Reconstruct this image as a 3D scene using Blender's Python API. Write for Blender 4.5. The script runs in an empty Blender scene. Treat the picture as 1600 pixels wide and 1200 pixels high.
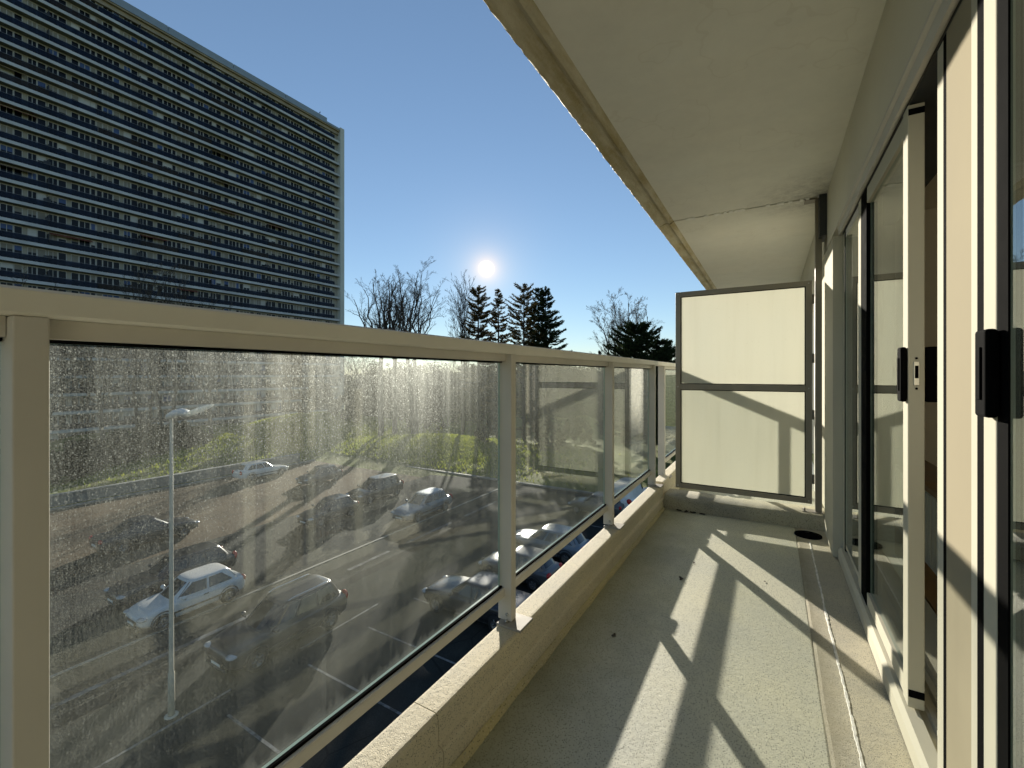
import bpy, math, random
import numpy as np
from mathutils import Vector, Matrix
R = math.radians
rnd = random.Random(7)
C = bpy.context.scene.collection
SC = bpy.context.scene

# ------------------------------------------------------------------ camera, sky, sun, exposure
cam = bpy.data.objects.new('camera', bpy.data.cameras.new('camera'))
C.objects.link(cam)
YAW = 30.52
cam.location = (0, 0, 0)
cam.rotation_euler = (R(90), 0, R(YAW))
cam.data.sensor_width = 36.0
cam.data.lens = 36.0 * 687.0 / 1600.0
cam.data.shift_y = -15.0 / 1600.0
cam.data.clip_start = 0.02
cam.data.clip_end = 6000
SC.camera = cam

SUN = Vector((-0.558, 0.832, 0.2402)).normalized()
ELEV = math.asin(SUN.z)
AZ = math.atan2(SUN.x, SUN.y)
SKY_IN, SKY_G, SKY_OUT = .075, .75, (4.45, 4.83, 5.3)
world = bpy.data.worlds.new('World')
SC.world = world
world.use_nodes = True
nt = world.node_tree
nt.nodes.clear()
sky = nt.nodes.new('ShaderNodeTexSky')
sky.sky_type = 'NISHITA'
sky.sun_disc = False
sky.sun_elevation = ELEV
sky.sun_rotation = AZ
sky.altitude = 50
sky.air_density = 1.0
sky.dust_density = 0.0
sky.ozone_density = 2.5
bg = nt.nodes.new('ShaderNodeBackground')
bg.inputs['Strength'].default_value = 0.1
# compress the clear sky's range uniformly over the whole dome
scl = nt.nodes.new('ShaderNodeVectorMath'); scl.operation = 'SCALE'; scl.inputs['Scale'].default_value = SKY_IN
gam = nt.nodes.new('ShaderNodeGamma'); gam.inputs['Gamma'].default_value = SKY_G
scl2 = nt.nodes.new('ShaderNodeVectorMath'); scl2.operation = 'MULTIPLY'; scl2.inputs[1].default_value = SKY_OUT
nt.links.new(sky.outputs[0], scl.inputs[0]); nt.links.new(scl.outputs[0], gam.inputs[0]); nt.links.new(gam.outputs[0], scl2.inputs[0])
nt.links.new(scl2.outputs[0], bg.inputs['Color'])
# the sun's own disc and its aureole, by direction in the sky
tc = nt.nodes.new('ShaderNodeTexCoord')
dot = nt.nodes.new('ShaderNodeVectorMath'); dot.operation = 'DOT_PRODUCT'
dot.inputs[1].default_value = SUN
nrm = nt.nodes.new('ShaderNodeVectorMath'); nrm.operation = 'NORMALIZE'
nt.links.new(tc.outputs['Generated'], nrm.inputs[0])
nt.links.new(nrm.outputs[0], dot.inputs[0])
def wmath(op, a, b=None, clamp=False):
    n = nt.nodes.new('ShaderNodeMath'); n.operation = op; n.use_clamp = clamp
    for i, v in enumerate((a, b)):
        if v is None: continue
        if isinstance(v, (int, float)): n.inputs[i].default_value = v
        else: nt.links.new(v, n.inputs[i])
    return n.outputs[0]
ang = wmath('ARCCOSINE', wmath('MINIMUM', dot.outputs['Value'], 1.0))
deg = wmath('MULTIPLY', ang, 180 / math.pi)
disc = wmath('MULTIPLY', wmath('SUBTRACT', 1.02, deg), 4.0, True)
glow1 = wmath('EXPONENT', wmath('MULTIPLY', deg, -1 / .95))
glow2 = wmath('EXPONENT', wmath('MULTIPLY', deg, -1 / 3.0))
def wem(fac, col, strength):
    e = nt.nodes.new('ShaderNodeBackground')
    e.inputs['Color'].default_value = (*col, 1)
    nt.links.new(wmath('MULTIPLY', fac, strength), e.inputs['Strength'])
    return e.outputs[0]
def wadd(a, b):
    n = nt.nodes.new('ShaderNodeAddShader'); nt.links.new(a, n.inputs[0]); nt.links.new(b, n.inputs[1]); return n.outputs[0]
tot = wadd(bg.outputs[0], wadd(wem(disc, (1, .93, .74), 1.2), wadd(wem(glow1, (1, .50, .03), .42), wem(glow2, (1, .70, .34), .12))))
wo = nt.nodes.new('ShaderNodeOutputWorld')
nt.links.new(tot, wo.inputs['Surface'])

sl = bpy.data.lights.new('sun', 'SUN')
sl.energy = 3.4
sl.angle = R(0.55)
sl.color = (1.0, 0.93, 0.80)
so = bpy.data.objects.new('sun', sl); C.objects.link(so)
so.rotation_euler = SUN.to_track_quat('Z', 'Y').to_euler()
so.location = SUN * 50

vs = SC.view_settings
vs.view_transform = 'Standard'; vs.look = 'None'; vs.gamma = 1.0; vs.use_curve_mapping = False
vs.exposure = 1.45
SC.render.engine = 'CYCLES'
cy = SC.cycles
cy.max_bounces = 10; cy.diffuse_bounces = 5; cy.glossy_bounces = 5; cy.transmission_bounces = 8
cy.transparent_max_bounces = 24
cy.caustics_reflective = False; cy.caustics_refractive = False
cy.sample_clamp_indirect = 6.0
cy.use_denoising = True

# ------------------------------------------------------------------ materials
def newmat(name):
    m = bpy.data.materials.new(name); m.use_nodes = True
    n = m.node_tree; n.nodes.clear()
    return m, n
class G:
    """small node-graph helper"""
    def __init__(s, name):
        s.m, s.t = newmat(name); s.L = s.t.links; s.N = s.t.nodes
        s.out = s.N.new('ShaderNodeOutputMaterial')
        s.tc = s.N.new('ShaderNodeTexCoord')
    def node(s, typ, **kw):
        n = s.N.new('ShaderNode' + typ)
        for k, v in kw.items():
            if k in n.inputs: s.set(n.inputs[k], v)
            else: setattr(n, k, v)
        return n
    def set(s, inp, v):
        if hasattr(v, 'links') or isinstance(v, bpy.types.NodeSocket): s.L.new(v, inp)
        elif isinstance(v, tuple) and len(v) == 3 and inp.type == 'RGBA': inp.default_value = (*v, 1)
        else: inp.default_value = v
    def pos(s, scale=(1, 1, 1)):
        mp = s.node('Mapping'); s.L.new(s.tc.outputs['Object'], mp.inputs['Vector'])
        mp.inputs['Scale'].default_value = scale; return mp.outputs[0]
    def noise(s, scale, detail=4, rough=.55, vec=None):
        n = s.node('TexNoise', Scale=scale, Detail=detail, Roughness=rough)
        s.L.new(vec if vec else s.tc.outputs['Object'], n.inputs['Vector']); return n.outputs[0]
    def ramp(s, v, a, b, c0=(0, 0, 0), c1=(1, 1, 1)):
        r = s.node('ValToRGB'); s.L.new(v, r.inputs[0])
        r.color_ramp.elements[0].position = a; r.color_ramp.elements[0].color = (*c0, 1)
        r.color_ramp.elements[1].position = b; r.color_ramp.elements[1].color = (*c1, 1)
        return r.outputs[0]
    def mix(s, f, a, b, mode='MIX'):
        n = s.node('MixRGB', blend_type=mode); s.set(n.inputs[0], f); s.set(n.inputs[1], a); s.set(n.inputs[2], b); return n.outputs[0]
    def math(s, op, a, b=0.0, clamp=False):
        n = s.node('Math', operation=op, use_clamp=clamp); s.set(n.inputs[0], a); s.set(n.inputs[1], b); return n.outputs[0]
    def bump(s, h, strength=.3, dist=.01):
        b = s.node('Bump', Strength=strength, Distance=dist); s.L.new(h, b.inputs['Height']); return b.outputs[0]
    def bsdf(s, **kw):
        return s.node('BsdfPrincipled', **kw)
    def fin(s, sh):
        s.L.new(sh.outputs[0] if hasattr(sh, 'outputs') else sh, s.out.inputs['Surface']); return s.m
def simple(name, col, rough=.5, metal=0.0, var=.12, scale=6, bump=0, bscale=80, spec=.5, detail=4):
    g = G(name)
    n = g.noise(scale, detail)
    c = g.mix(1.0, col, g.ramp(n, .25, .75, (1 - var,) * 3, (1 + var,) * 3), 'MULTIPLY')
    b = g.bsdf(**{'Base Color': c, 'Roughness': g.math('ADD', g.math('MULTIPLY', n, .16), rough - .08), 'Metallic': metal, 'Specular IOR Level': spec})
    if bump: g.L.new(g.bump(g.noise(bscale, 3), bump, .004), b.inputs['Normal'])
    return g.fin(b)

def terrazzo(name, col, dark, speck=260, amount=.36, rough=.65, stain=.18, bump=.25, warm=(1.05, 1.0, .86), algae=False, dirt_edge=False):
    """painted fine-grained concrete with dark grains and blotchy stains"""
    g = G(name)
    st = g.ramp(g.noise(1.6, 6, .62), .32, .72, (1 - stain,) * 3, warm)
    c = g.mix(1.0, col, st, 'MULTIPLY')
    v = g.node('TexVoronoi', Scale=float(speck)); g.L.new(g.tc.outputs['Object'], v.inputs['Vector'])
    rr = g.node('SeparateColor'); g.L.new(v.outputs['Color'], rr.inputs[0])
    dots = g.math('MULTIPLY', g.math('LESS_THAN', v.outputs['Distance'], .34), g.math('LESS_THAN', rr.outputs[0], amount))
    lite = g.math('MULTIPLY', g.math('LESS_THAN', v.outputs['Distance'], .34), g.math('GREATER_THAN', rr.outputs[1], .8))
    f = g.noise(speck * 2.2, 2)
    c = g.mix(g.math('MULTIPLY', dots, .9), c, dark)
    c = g.mix(g.math('MULTIPLY', lite, .35), c, (.8, .78, .66))
    c = g.mix(.5, c, g.mix(1.0, c, g.ramp(f, .3, .7, (.72,) * 3, (1.22,) * 3), 'MULTIPLY'))
    if dirt_edge:  # brown grime trodden into the low strip beside the screed
        sp = g.node('SeparateXYZ'); g.L.new(g.tc.outputs['Object'], sp.inputs[0])
        e = g.math('ADD', sp.outputs[0], g.math('MULTIPLY', g.math('SUBTRACT', g.noise(9, 6, .7), .5), .09))
        d1 = g.math('SUBTRACT', 1.0, g.math('DIVIDE', g.math('SUBTRACT', e, .15), .07, True), True)
        c = g.mix(g.math('MULTIPLY', d1, .55), c, (.22, .185, .10))
    if algae:      # green-brown growth along the damp foot of the parapet, ragged edge
        sp = g.node('SeparateXYZ'); g.L.new(g.tc.outputs['Object'], sp.inputs[0])
        e = g.math('ADD', sp.outputs[0], g.math('MULTIPLY', g.math('SUBTRACT', g.noise(5, 6, .65), .5), .38))
        a1 = g.ramp(e, -.78 + 1, -.50 + 1) if False else g.math('SUBTRACT', 1.0, g.math('DIVIDE', g.math('ADD', e, .80), .34, True), True)
        c = g.mix(g.math('MULTIPLY', g.math('POWER', a1, .8), .62), c, (.16, .15, .055))
    b = g.bsdf(**{'Base Color': c, 'Roughness': rough, 'Specular IOR Level': .35})
    g.L.new(g.bump(g.math('ADD', f, g.noise(60, 3)), bump, .003), b.inputs['Normal'])
    return g.fin(b)

M = {}
M['rail'] = simple('greige powder coated aluminium', (.84, .815, .725), .5, 0, .08, 3, .04, 900, .3)
M['post'] = simple('post aluminium', (.66, .63, .56), .55, 0, .08, 3, .04, 900, .25)
M['frame_cream'] = simple('cream coated aluminium', (.58, .55, .44), .75, 0, .07, 2, .03, 700, .04)
M['frame_beige'] = simple('beige coated aluminium', (.37, .325, .23), .85, 0, .06, 2, .04, 600, .03)
M['screen_frame'] = simple('screen frame', (.30, .265, .20), .42, 0, .08, 3, .03, 700)
M['plate_metal'] = simple('post base plate', (.36, .335, .29), .6, 0, .1, 30, .1, 300, .2)
M['rubber'] = simple('black rubber gasket', (.005, .005, .005), .9, 0, .2, 20, 0, 80, .02)
M['black_plastic'] = simple('black handle', (.004, .004, .004), .9, 0, .2, 9, .05, 500, .03)
M['steel'] = simple('stainless bolt', (.55, .54, .50), .3, 1.0, .1, 20)
M['floor'] = terrazzo('balcony screed', (.665, .67, .56), (.03, .034, .024), 225, .42, .62, .22, .45, algae=True)
M['strip'] = terrazzo('threshold screed', (.68, .64, .52), (.07, .065, .05), 300, .5, .7, .30, .6, dirt_edge=True)
M['parapet'] = terrazzo('parapet render', (.74, .69, .56), (.26, .24, .17), 210, .4, .75, .14, .9)
M['plinth'] = terrazzo('parapet plinth', (.60, .555, .40), (.10, .10, .05), 170, .22, .75, .32, .5, (1.05, .98, .7))
M['curb'] = terrazzo('threshold curb', (.50, .48, .38), (.05, .06, .04), 150, .3, .75, .4, .5)
M['sealant'] = simple('white sealant line', (.82, .80, .72), .6, 0, .3, 24, .3, 200)
def ceilmat():
    g = G('ceiling paint')
    n = g.noise(.9, 5, .6)
    c = g.mix(g.ramp(n, .3, .75), (.88, .85, .74), (.85, .85, .765))
    c = g.mix(.25, c, g.mix(1.0, c, g.ramp(g.noise(5, 6, .7), .3, .7, (.8,) * 3, (1.15,) * 3), 'MULTIPLY'))
    dm = g.node('VectorMath', operation='DISTANCE'); g.L.new(g.tc.outputs['Object'], dm.inputs[0]); dm.inputs[1].default_value = (.33, 3.85, 1.30)
    mould = g.math('MULTIPLY', g.math('SUBTRACT', 1.0, g.math('DIVIDE', dm.outputs['Value'], .55, True), True), g.ramp(g.noise(14, 6, .75), .35, .7))
    c = g.mix(g.math('MULTIPLY', mould, .8), c, (.16, .15, .12))
    st = g.noise(2.3, 3, .5); ringm = g.math('MULTIPLY', g.math('LESS_THAN', g.math('ABSOLUTE', g.math('SUBTRACT', st, .58)), .006), .09)
    c = g.mix(ringm, c, (.48, .42, .28))
    b = g.bsdf(**{'Base Color': c, 'Roughness': .55})
    g.L.new(g.bump(g.math('ADD', g.noise(160, 3), g.math('MULTIPLY', g.noise(3.5, 4), 3.0)), .12, .003), b.inputs['Normal'])
    return g.fin(b)
M['ceiling'] = ceilmat()
def edgemat():
    g = G('weathered slab edge')
    v = g.pos((6, 1.2, 6))
    c = g.mix(g.ramp(g.noise(2.2, 6, .65, v), .38, .62), (.62, .57, .42), (.40, .33, .17))
    c = g.mix(g.ramp(g.noise(9, 5, .7), .5, .75), c, (.50, .47, .34))
    b = g.bsdf(**{'Base Color': c, 'Roughness': .75})
    g.L.new(g.bump(g.noise(70, 5, .7), .7, .006), b.inputs['Normal'])
    return g.fin(b)
M['edge'] = edgemat()
M['lintel'] = simple('lintel paint', (.74, .71, .60), .6, 0, .08, 2, .15, 180)

def glassmat(name, dirt=1.0, tint=(.965, .98, .97), ior=1.5):
    g = G(name)
    bf = g.node('NewGeometry')
    fr = g.node('Fresnel', IOR=g.math('ADD', ior, g.math('MULTIPLY', bf.outputs['Backfacing'], 1 / ior - ior)))
    clear = g.node('MixShader')
    g.set(clear.inputs[0], fr.outputs[0])
    tr = g.node('BsdfTransparent', Color=tint); gl = g.node('BsdfGlossy', Roughness=.0, Color=(.95, .97, .95))
    g.L.new(tr.outputs[0], clear.inputs[1]); g.L.new(gl.outputs[0], clear.inputs[2])
    if not dirt: return g.fin(clear)
    # dried rain specks
    def specks(scale, size, thr, stretch=1.0):
        v = g.node('TexVoronoi', Scale=scale, Randomness=1.0)
        g.L.new(g.pos((1, 1, stretch)), v.inputs['Vector'])
        s = g.node('SeparateColor'); g.L.new(v.outputs['Color'], s.inputs[0])
        r = g.math('MULTIPLY', s.outputs[1], size)
        inside = g.math('SUBTRACT', 1.0, g.math('DIVIDE', v.outputs['Distance'], g.math('ADD', r, .04)), True)
        inside = g.math('MULTIPLY', inside, 2.2, True)
        return g.math('MULTIPLY', inside, g.math('LESS_THAN', s.outputs[0], thr))
    s1 = specks(190., .40, .5, .75)
    s2 = specks(430., .5, .6, .7)
    s3 = specks(60., .12, .10, .6)
    runs = specks(22., .035, .3, .08)
    sep = g.node('SeparateXYZ'); g.L.new(g.tc.outputs['Object'], sep.inputs[0])
    streak = g.ramp(g.noise(1.0, 4, .6, g.pos((26, 26, .45))), .42, .75)
    fine = g.ramp(g.noise(1.0, 3, .65, g.pos((420, 420, 60))), .36, .74)
    grit = g.ramp(g.noise(520., 2, .6), .42, .72)
    patch = g.ramp(g.noise(2.6, 5, .6), .30, .72)
    # rain washes the lower half cleaner
    hi = g.math('ADD', g.math('MULTIPLY', sep.outputs[2], 1.2), -.12, True)
    hi = g.math('POWER', hi, 1.3)
    dens = g.math('MULTIPLY', g.math('ADD', g.math('MULTIPLY', patch, .6), .4), g.math('ADD', g.math('MULTIPLY', hi, .92), .07))
    sp = g.math('ADD', g.math('MULTIPLY', s1, .36), g.math('ADD', g.math('MULTIPLY', s2, .44), g.math('MULTIPLY', grit, .46)))
    f = g.math('MULTIPLY', sp, dens)
    f = g.math('ADD', f, g.math('MULTIPLY', streak, g.math('ADD', .022, g.math('MULTIPLY', hi, .13))))
    f = g.math('ADD', f, g.math('MULTIPLY', fine, g.math('ADD', .036, g.math('MULTIPLY', hi, .06))))
    f = g.math('ADD', f, g.math('MULTIPLY', s3, .16))
    f = g.math('ADD', f, g.math('MULTIPLY', runs, .05))
    drip = g.ramp(g.noise(1.0, 2, .5, g.pos((95, 95, .9))), .62, .74)
    f = g.math('ADD', f, g.math('MULTIPLY', g.math('MULTIPLY', drip, patch), .06))
    edge = g.math('SUBTRACT', 1.0, g.math('DIVIDE', g.math('SUBTRACT', sep.outputs[2], .139), g.math('ADD', .012, g.math('MULTIPLY', streak, .05)), True), True)
    f = g.math('ADD', f, g.math('MULTIPLY', edge, .14))
    f = g.math('ADD', f, .004)
    f = g.math('MULTIPLY', f, dirt, True)
    dust = g.node('MixShader', Fac=.5)
    tl = g.node('BsdfTranslucent', Color=(.72, .75, .69)); df = g.node('BsdfDiffuse', Color=(.55, .57, .52))
    g.L.new(tl.outputs[0], dust.inputs[1]); g.L.new(df.outputs[0], dust.inputs[2]); dust.inputs[0].default_value = .4
    fw = g.node('BsdfRefraction', IOR=1.5, Roughness=.85, Color=(.90, .93, .88))
    d2 = g.node('MixShader', Fac=.28); g.L.new(dust.outputs[0], d2.inputs[1]); g.L.new(fw.outputs[0], d2.inputs[2])
    fx = g.node('MixShader'); g.L.new(f, fx.inputs[0]); g.L.new(clear.outputs[0], fx.inputs[1]); g.L.new(d2.outputs[0], fx.inputs[2])
    return g.fin(fx)
M['pane_dirty'] = glassmat('dusty balustrade glass', .95)
M['pane_clear'] = glassmat('clear glass', 0)
M['pane_edge'] = simple('green glass edge', (.38, .50, .44), .15, 0, .05)
M['pane_double'] = glassmat('inner double glazing', 0, (.9, .92, .9), 2.6)
M['pane_door'] = glassmat('door glass', .10, (.86, .88, .86), 3.0)
def opal():
    g = G('opal screen panel')
    n = g.noise(1.3, 5, .6, g.pos((1, 1, .6)))
    c = g.mix(g.ramp(n, .3, .7), (.93, .92, .82), (.91, .915, .83))
    spz = g.node('SeparateXYZ'); g.L.new(g.tc.outputs['Object'], spz.inputs[0])
    gr = g.ramp(g.noise(1.0, 5, .65, g.pos((16, 16, 1.1))), .45, .8)
    c = g.mix(g.math('MULTIPLY', gr, .08), c, (.45, .42, .30))
    c = g.mix(g.math('MULTIPLY', g.ramp(g.noise(70, 4, .7), .60, .75), .14), c, (.4, .38, .28))
    tl = g.node('BsdfTranslucent', Color=c)
    df = g.node('BsdfDiffuse', Color=g.mix(.5, c, (.62, .61, .5)))
    mx = g.node('MixShader', Fac=.2); g.L.new(tl.outputs[0], mx.inputs[1]); g.L.new(df.outputs[0], mx.inputs[2])
    gl = g.node('BsdfGlossy', Roughness=.16); fr = g.node('Fresnel', IOR=1.4)
    m2 = g.node('MixShader'); g.L.new(fr.outputs[0], m2.inputs[0]); g.L.new(mx.outputs[0], m2.inputs[1]); g.L.new(gl.outputs[0], m2.inputs[2])
    return g.fin(m2)
M['opal'] = opal()
M['wood_floor'] = simple('oiled wood', (.36, .20, .065), .4, 0, .3, 5, .1, 60)
M['room_wall'] = simple('room wall paint', (.84, .80, .68), .7, 0, .04, 2)
M['radiator'] = simple('radiator enamel', (.72, .70, .60), .4, 0, .04, 4)
M['wood_dark'] = simple('varnished wood', (.20, .09, .02), .35, 0, .3, 12)

# outside
def asphalt(name, col, var=.35):
    g = G(name)
    a = g.ramp(g.noise(.22, 6, .62), .3, .72, (1 - var,) * 3, (1 + var,) * 3)
    b_ = g.ramp(g.noise(1.7, 5, .6), .3, .75, (.85,) * 3, (1.15,) * 3)
    c = g.mix(1.0, g.mix(1.0, col, a, 'MULTIPLY'), b_, 'MULTIPLY')
    v = g.ramp(g.noise(38, 2), .35, .7, (.75,) * 3, (1.3,) * 3)
    c = g.mix(1.0, c, v, 'MULTIPLY')
    cr = g.node('TexVoronoi', Scale=.35, feature='DISTANCE_TO_EDGE'); 
    g.L.new(g.mix(.06, g.tc.outputs['Object'], g.node('TexNoise', Scale=1.5).outputs[1]), cr.inputs['Vector'])
    c = g.mix(g.math('MULTIPLY', g.math('LESS_THAN', cr.outputs['Distance'], .006), .6), c, (.015, .015, .013))
    b = g.bsdf(**{'Base Color': c, 'Roughness': .95, 'Specular IOR Level': .1})
    g.L.new(g.bump(g.noise(45, 3), .5, .01), b.inputs['Normal'])
    return g.fin(b)
M['asphalt'] = asphalt('car park asphalt', (.034, .035, .030))
M['asphalt_sunlit'] = asphalt('sunlit brown asphalt', (.12, .088, .055), .45)  # leaf-covered brown; sunlight on this stretch is put into the lighter colour
def wornpaint():
    g = G('worn road paint'); w = g.ramp(g.noise(3.2, 7, .72), .42, .62)
    b = g.bsdf(**{'Base Color': g.mix(w, (.20, .20, .19), (.055, .054, .048)), 'Roughness': .9, 'Specular IOR Level': .1}); return g.fin(b)
M['paint_line'] = wornpaint()
M['kerb'] = simple('concrete kerb', (.20, .19, .165), .8, 0, .3, 3, .4, 40)
M['kerb_pale'] = simple('wall coping', (.24, .235, .21), .8, 0, .3, 3, .3, 40)
def grassmat():
    g = G('winter grass')
    n = g.ramp(g.noise(.25, 6, .65), .35, .68)
    c = g.mix(n, (.12, .10, .04), (.11, .165, .022))
    c = g.mix(g.ramp(g.noise(2.5, 5, .7), .35, .7), c, (.17, .19, .035))
    b = g.bsdf(**{'Base Color': c, 'Roughness': .9, 'Specular IOR Level': .2})
    g.L.new(g.bump(g.noise(9, 5, .75), 1.0, .15), b.inputs['Normal'])
    return g.fin(b)
M['grass'] = grassmat()
M['tower_wall'] = simple('tower wall render', (.40, .375, .30), .8, 0, .12, .3)
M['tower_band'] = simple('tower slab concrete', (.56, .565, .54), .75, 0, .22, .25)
M['tower_end'] = simple('tower end concrete', (.60, .60, .52), .8, 0, .12, .2)
def towerglass():
    g = G('tinted balustrade glass'); n = g.ramp(g.noise(.35, 3), .3, .7, (.6,) * 3, (1.35,) * 3)
    oi = g.node('ObjectInfo')
    a = g.node('BsdfTransparent', Color=g.mix(1.0, (.26, .33, .44), n, 'MULTIPLY')); b = g.bsdf(**{'Base Color': g.mix(1.0, g.mix(g.math('GREATER_THAN', oi.outputs['Random'], .86), g.mix(oi.outputs['Random'], (.010, .019, .040), (.018, .030, .055)), (.040, .030, .020)), n, 'MULTIPLY'), 'Roughness': .25, 'Specular IOR Level': .25})
    m = g.node('MixShader', Fac=.55); g.L.new(a.outputs[0], m.inputs[1]); g.L.new(b.outputs[0], m.inputs[2]); return g.fin(m)
M['tower_glass'] = towerglass()
M['tower_pane'] = simple('dark window glass', (.010, .012, .016), .15, 0, .4, .4, 0, 80, .2)
M['tower_blind'] = simple('beige roller blind', (.28, .26, .21), .7, 0, .15, 1)
M['tower_blue'] = simple('blue shutter', (.05, .10, .25), .5, 0, .2, 1)
M['tower_frame'] = simple('white window frame', (.60, .59, .54), .5, 0, .05, 1)
M['tower_soffit'] = simple('brown soffit boards', (.40, .33, .22), .7, 0, .25, .5)
M['tower_roof'] = simple('roof edge metal', (.28, .33, .36), .4, 0, .1, .5)
M['tower_under'] = simple('shaded slab underside', (.22, .22, .18), .8, 0, .2, .5)  # shade under the slabs is put into this darker colour
M['awning_red'] = simple('faded red awning', (.22, .07, .045), .8, 0, .2, 1)
M['awning_brown'] = simple('brown awning', (.16, .11, .07), .8, 0, .2, 1)
M['tower_rail'] = simple('tower handrail', (.16, .17, .18), .5, 0, .2, 1)
M['tower_dark'] = simple('balcony divider', (.03, .035, .04), .5, 0, .3, 1)
M['bark'] = simple('bark', (.060, .050, .038), .9, 0, .35, 3, .6, 18)
M['twig'] = simple('twig', (.075, .060, .044), .9, 0, .3, 2)
def leafmat(name, a, b2):
    g = G(name)
    oi = g.node('NewGeometry')
    c = g.mix(oi.outputs['Random Per Island'], a, b2)
    d = g.node('BsdfDiffuse', Color=c); t = g.node('BsdfTranslucent', Color=c)
    mx = g.node('MixShader', Fac=.25); g.L.new(d.outputs[0], mx.inputs[1]); g.L.new(t.outputs[0], mx.inputs[2])
    return g.fin(mx)
M['needle'] = leafmat('conifer needles', (.020, .034, .016), (.055, .072, .030))
M['needle_brown'] = leafmat('open pine needles', (.075, .062, .026), (.15, .11, .045))
M['evergreen'] = leafmat('evergreen leaves', (.014, .026, .010), (.045, .065, .026))
M['wood_mass'] = leafmat('distant wood', (.028, .028, .018), (.060, .052, .034)); M['wood_mass'].node_tree.nodes['Mix Shader'].inputs[0].default_value = .04
M['shrub'] = leafmat('winter shrub', (.030, .035, .016), (.075, .065, .035))
M['lamp_pole'] = simple('lamp pole galvanised', (.44, .40, .31), .7, 0, .15, 2)
def canopymat():
    g = G('lamp canopy opal'); c = g.mix(.1, (.9, .89, .83), (.8, .78, .7))
    a = g.node('BsdfTranslucent', Color=c); b = g.node('BsdfDiffuse', Color=c); m = g.node('MixShader', Fac=.45)
    g.L.new(a.outputs[0], m.inputs[1]); g.L.new(b.outputs[0], m.inputs[2]); return g.fin(m)
M['lamp_white'] = canopymat()
M['lamp_grey'] = simple('lamp housing', (.50, .52, .52), .4, 0, .08, 4)
M['tyre'] = simple('tyre', (.012, .012, .012), .8, 0, .2, 20)
M['rim'] = simple('alloy rim', (.20, .20, .20), .35, .8, .1, 10)
M['car_glass'] = simple('car glass', (.012, .015, .018), .04, 0, .2, 2, 0, 80, .8)
M['lens_red'] = simple('red lens', (.40, .015, .012), .2, 0, .1, 10)
M['lens_clear'] = simple('clear lens', (.34, .36, .37), .12, .2, .1, 10, 0, 80, .8)
M['car_trim'] = simple('black trim', (.015, .015, .015), .5, 0, .2, 9)
M['chrome'] = simple('bright trim', (.7, .7, .68), .2, 1.0, .05, 9)
M['plate'] = simple('number plate', (.7, .69, .62), .5, 0, .05, 9)
def carpaint(name, col, metal=.0):
    g = G('car paint ' + name)
    d = g.ramp(g.noise(4, 5, .65), .3, .75, (.88,) * 3, (1.08,) * 3)
    b = g.bsdf(**{'Base Color': g.mix(1.0, col, d, 'MULTIPLY'), 'Roughness': .34, 'Metallic': metal, 'Coat Weight': .45, 'Coat Roughness': .08})
    return g.fin(b)
PAINT = {'silver': carpaint('silver', (.62, .61, .58), .05), 'black': carpaint('black', (.018, .019, .022)), 'navy': carpaint('navy', (.012, .015, .022), .0),
         'steel': carpaint('steel blue', (.15, .18, .21), .2), 'white': carpaint('white', (.68, .68, .66)), 'grey': carpaint('grey', (.07, .07, .072), .1)}

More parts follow.
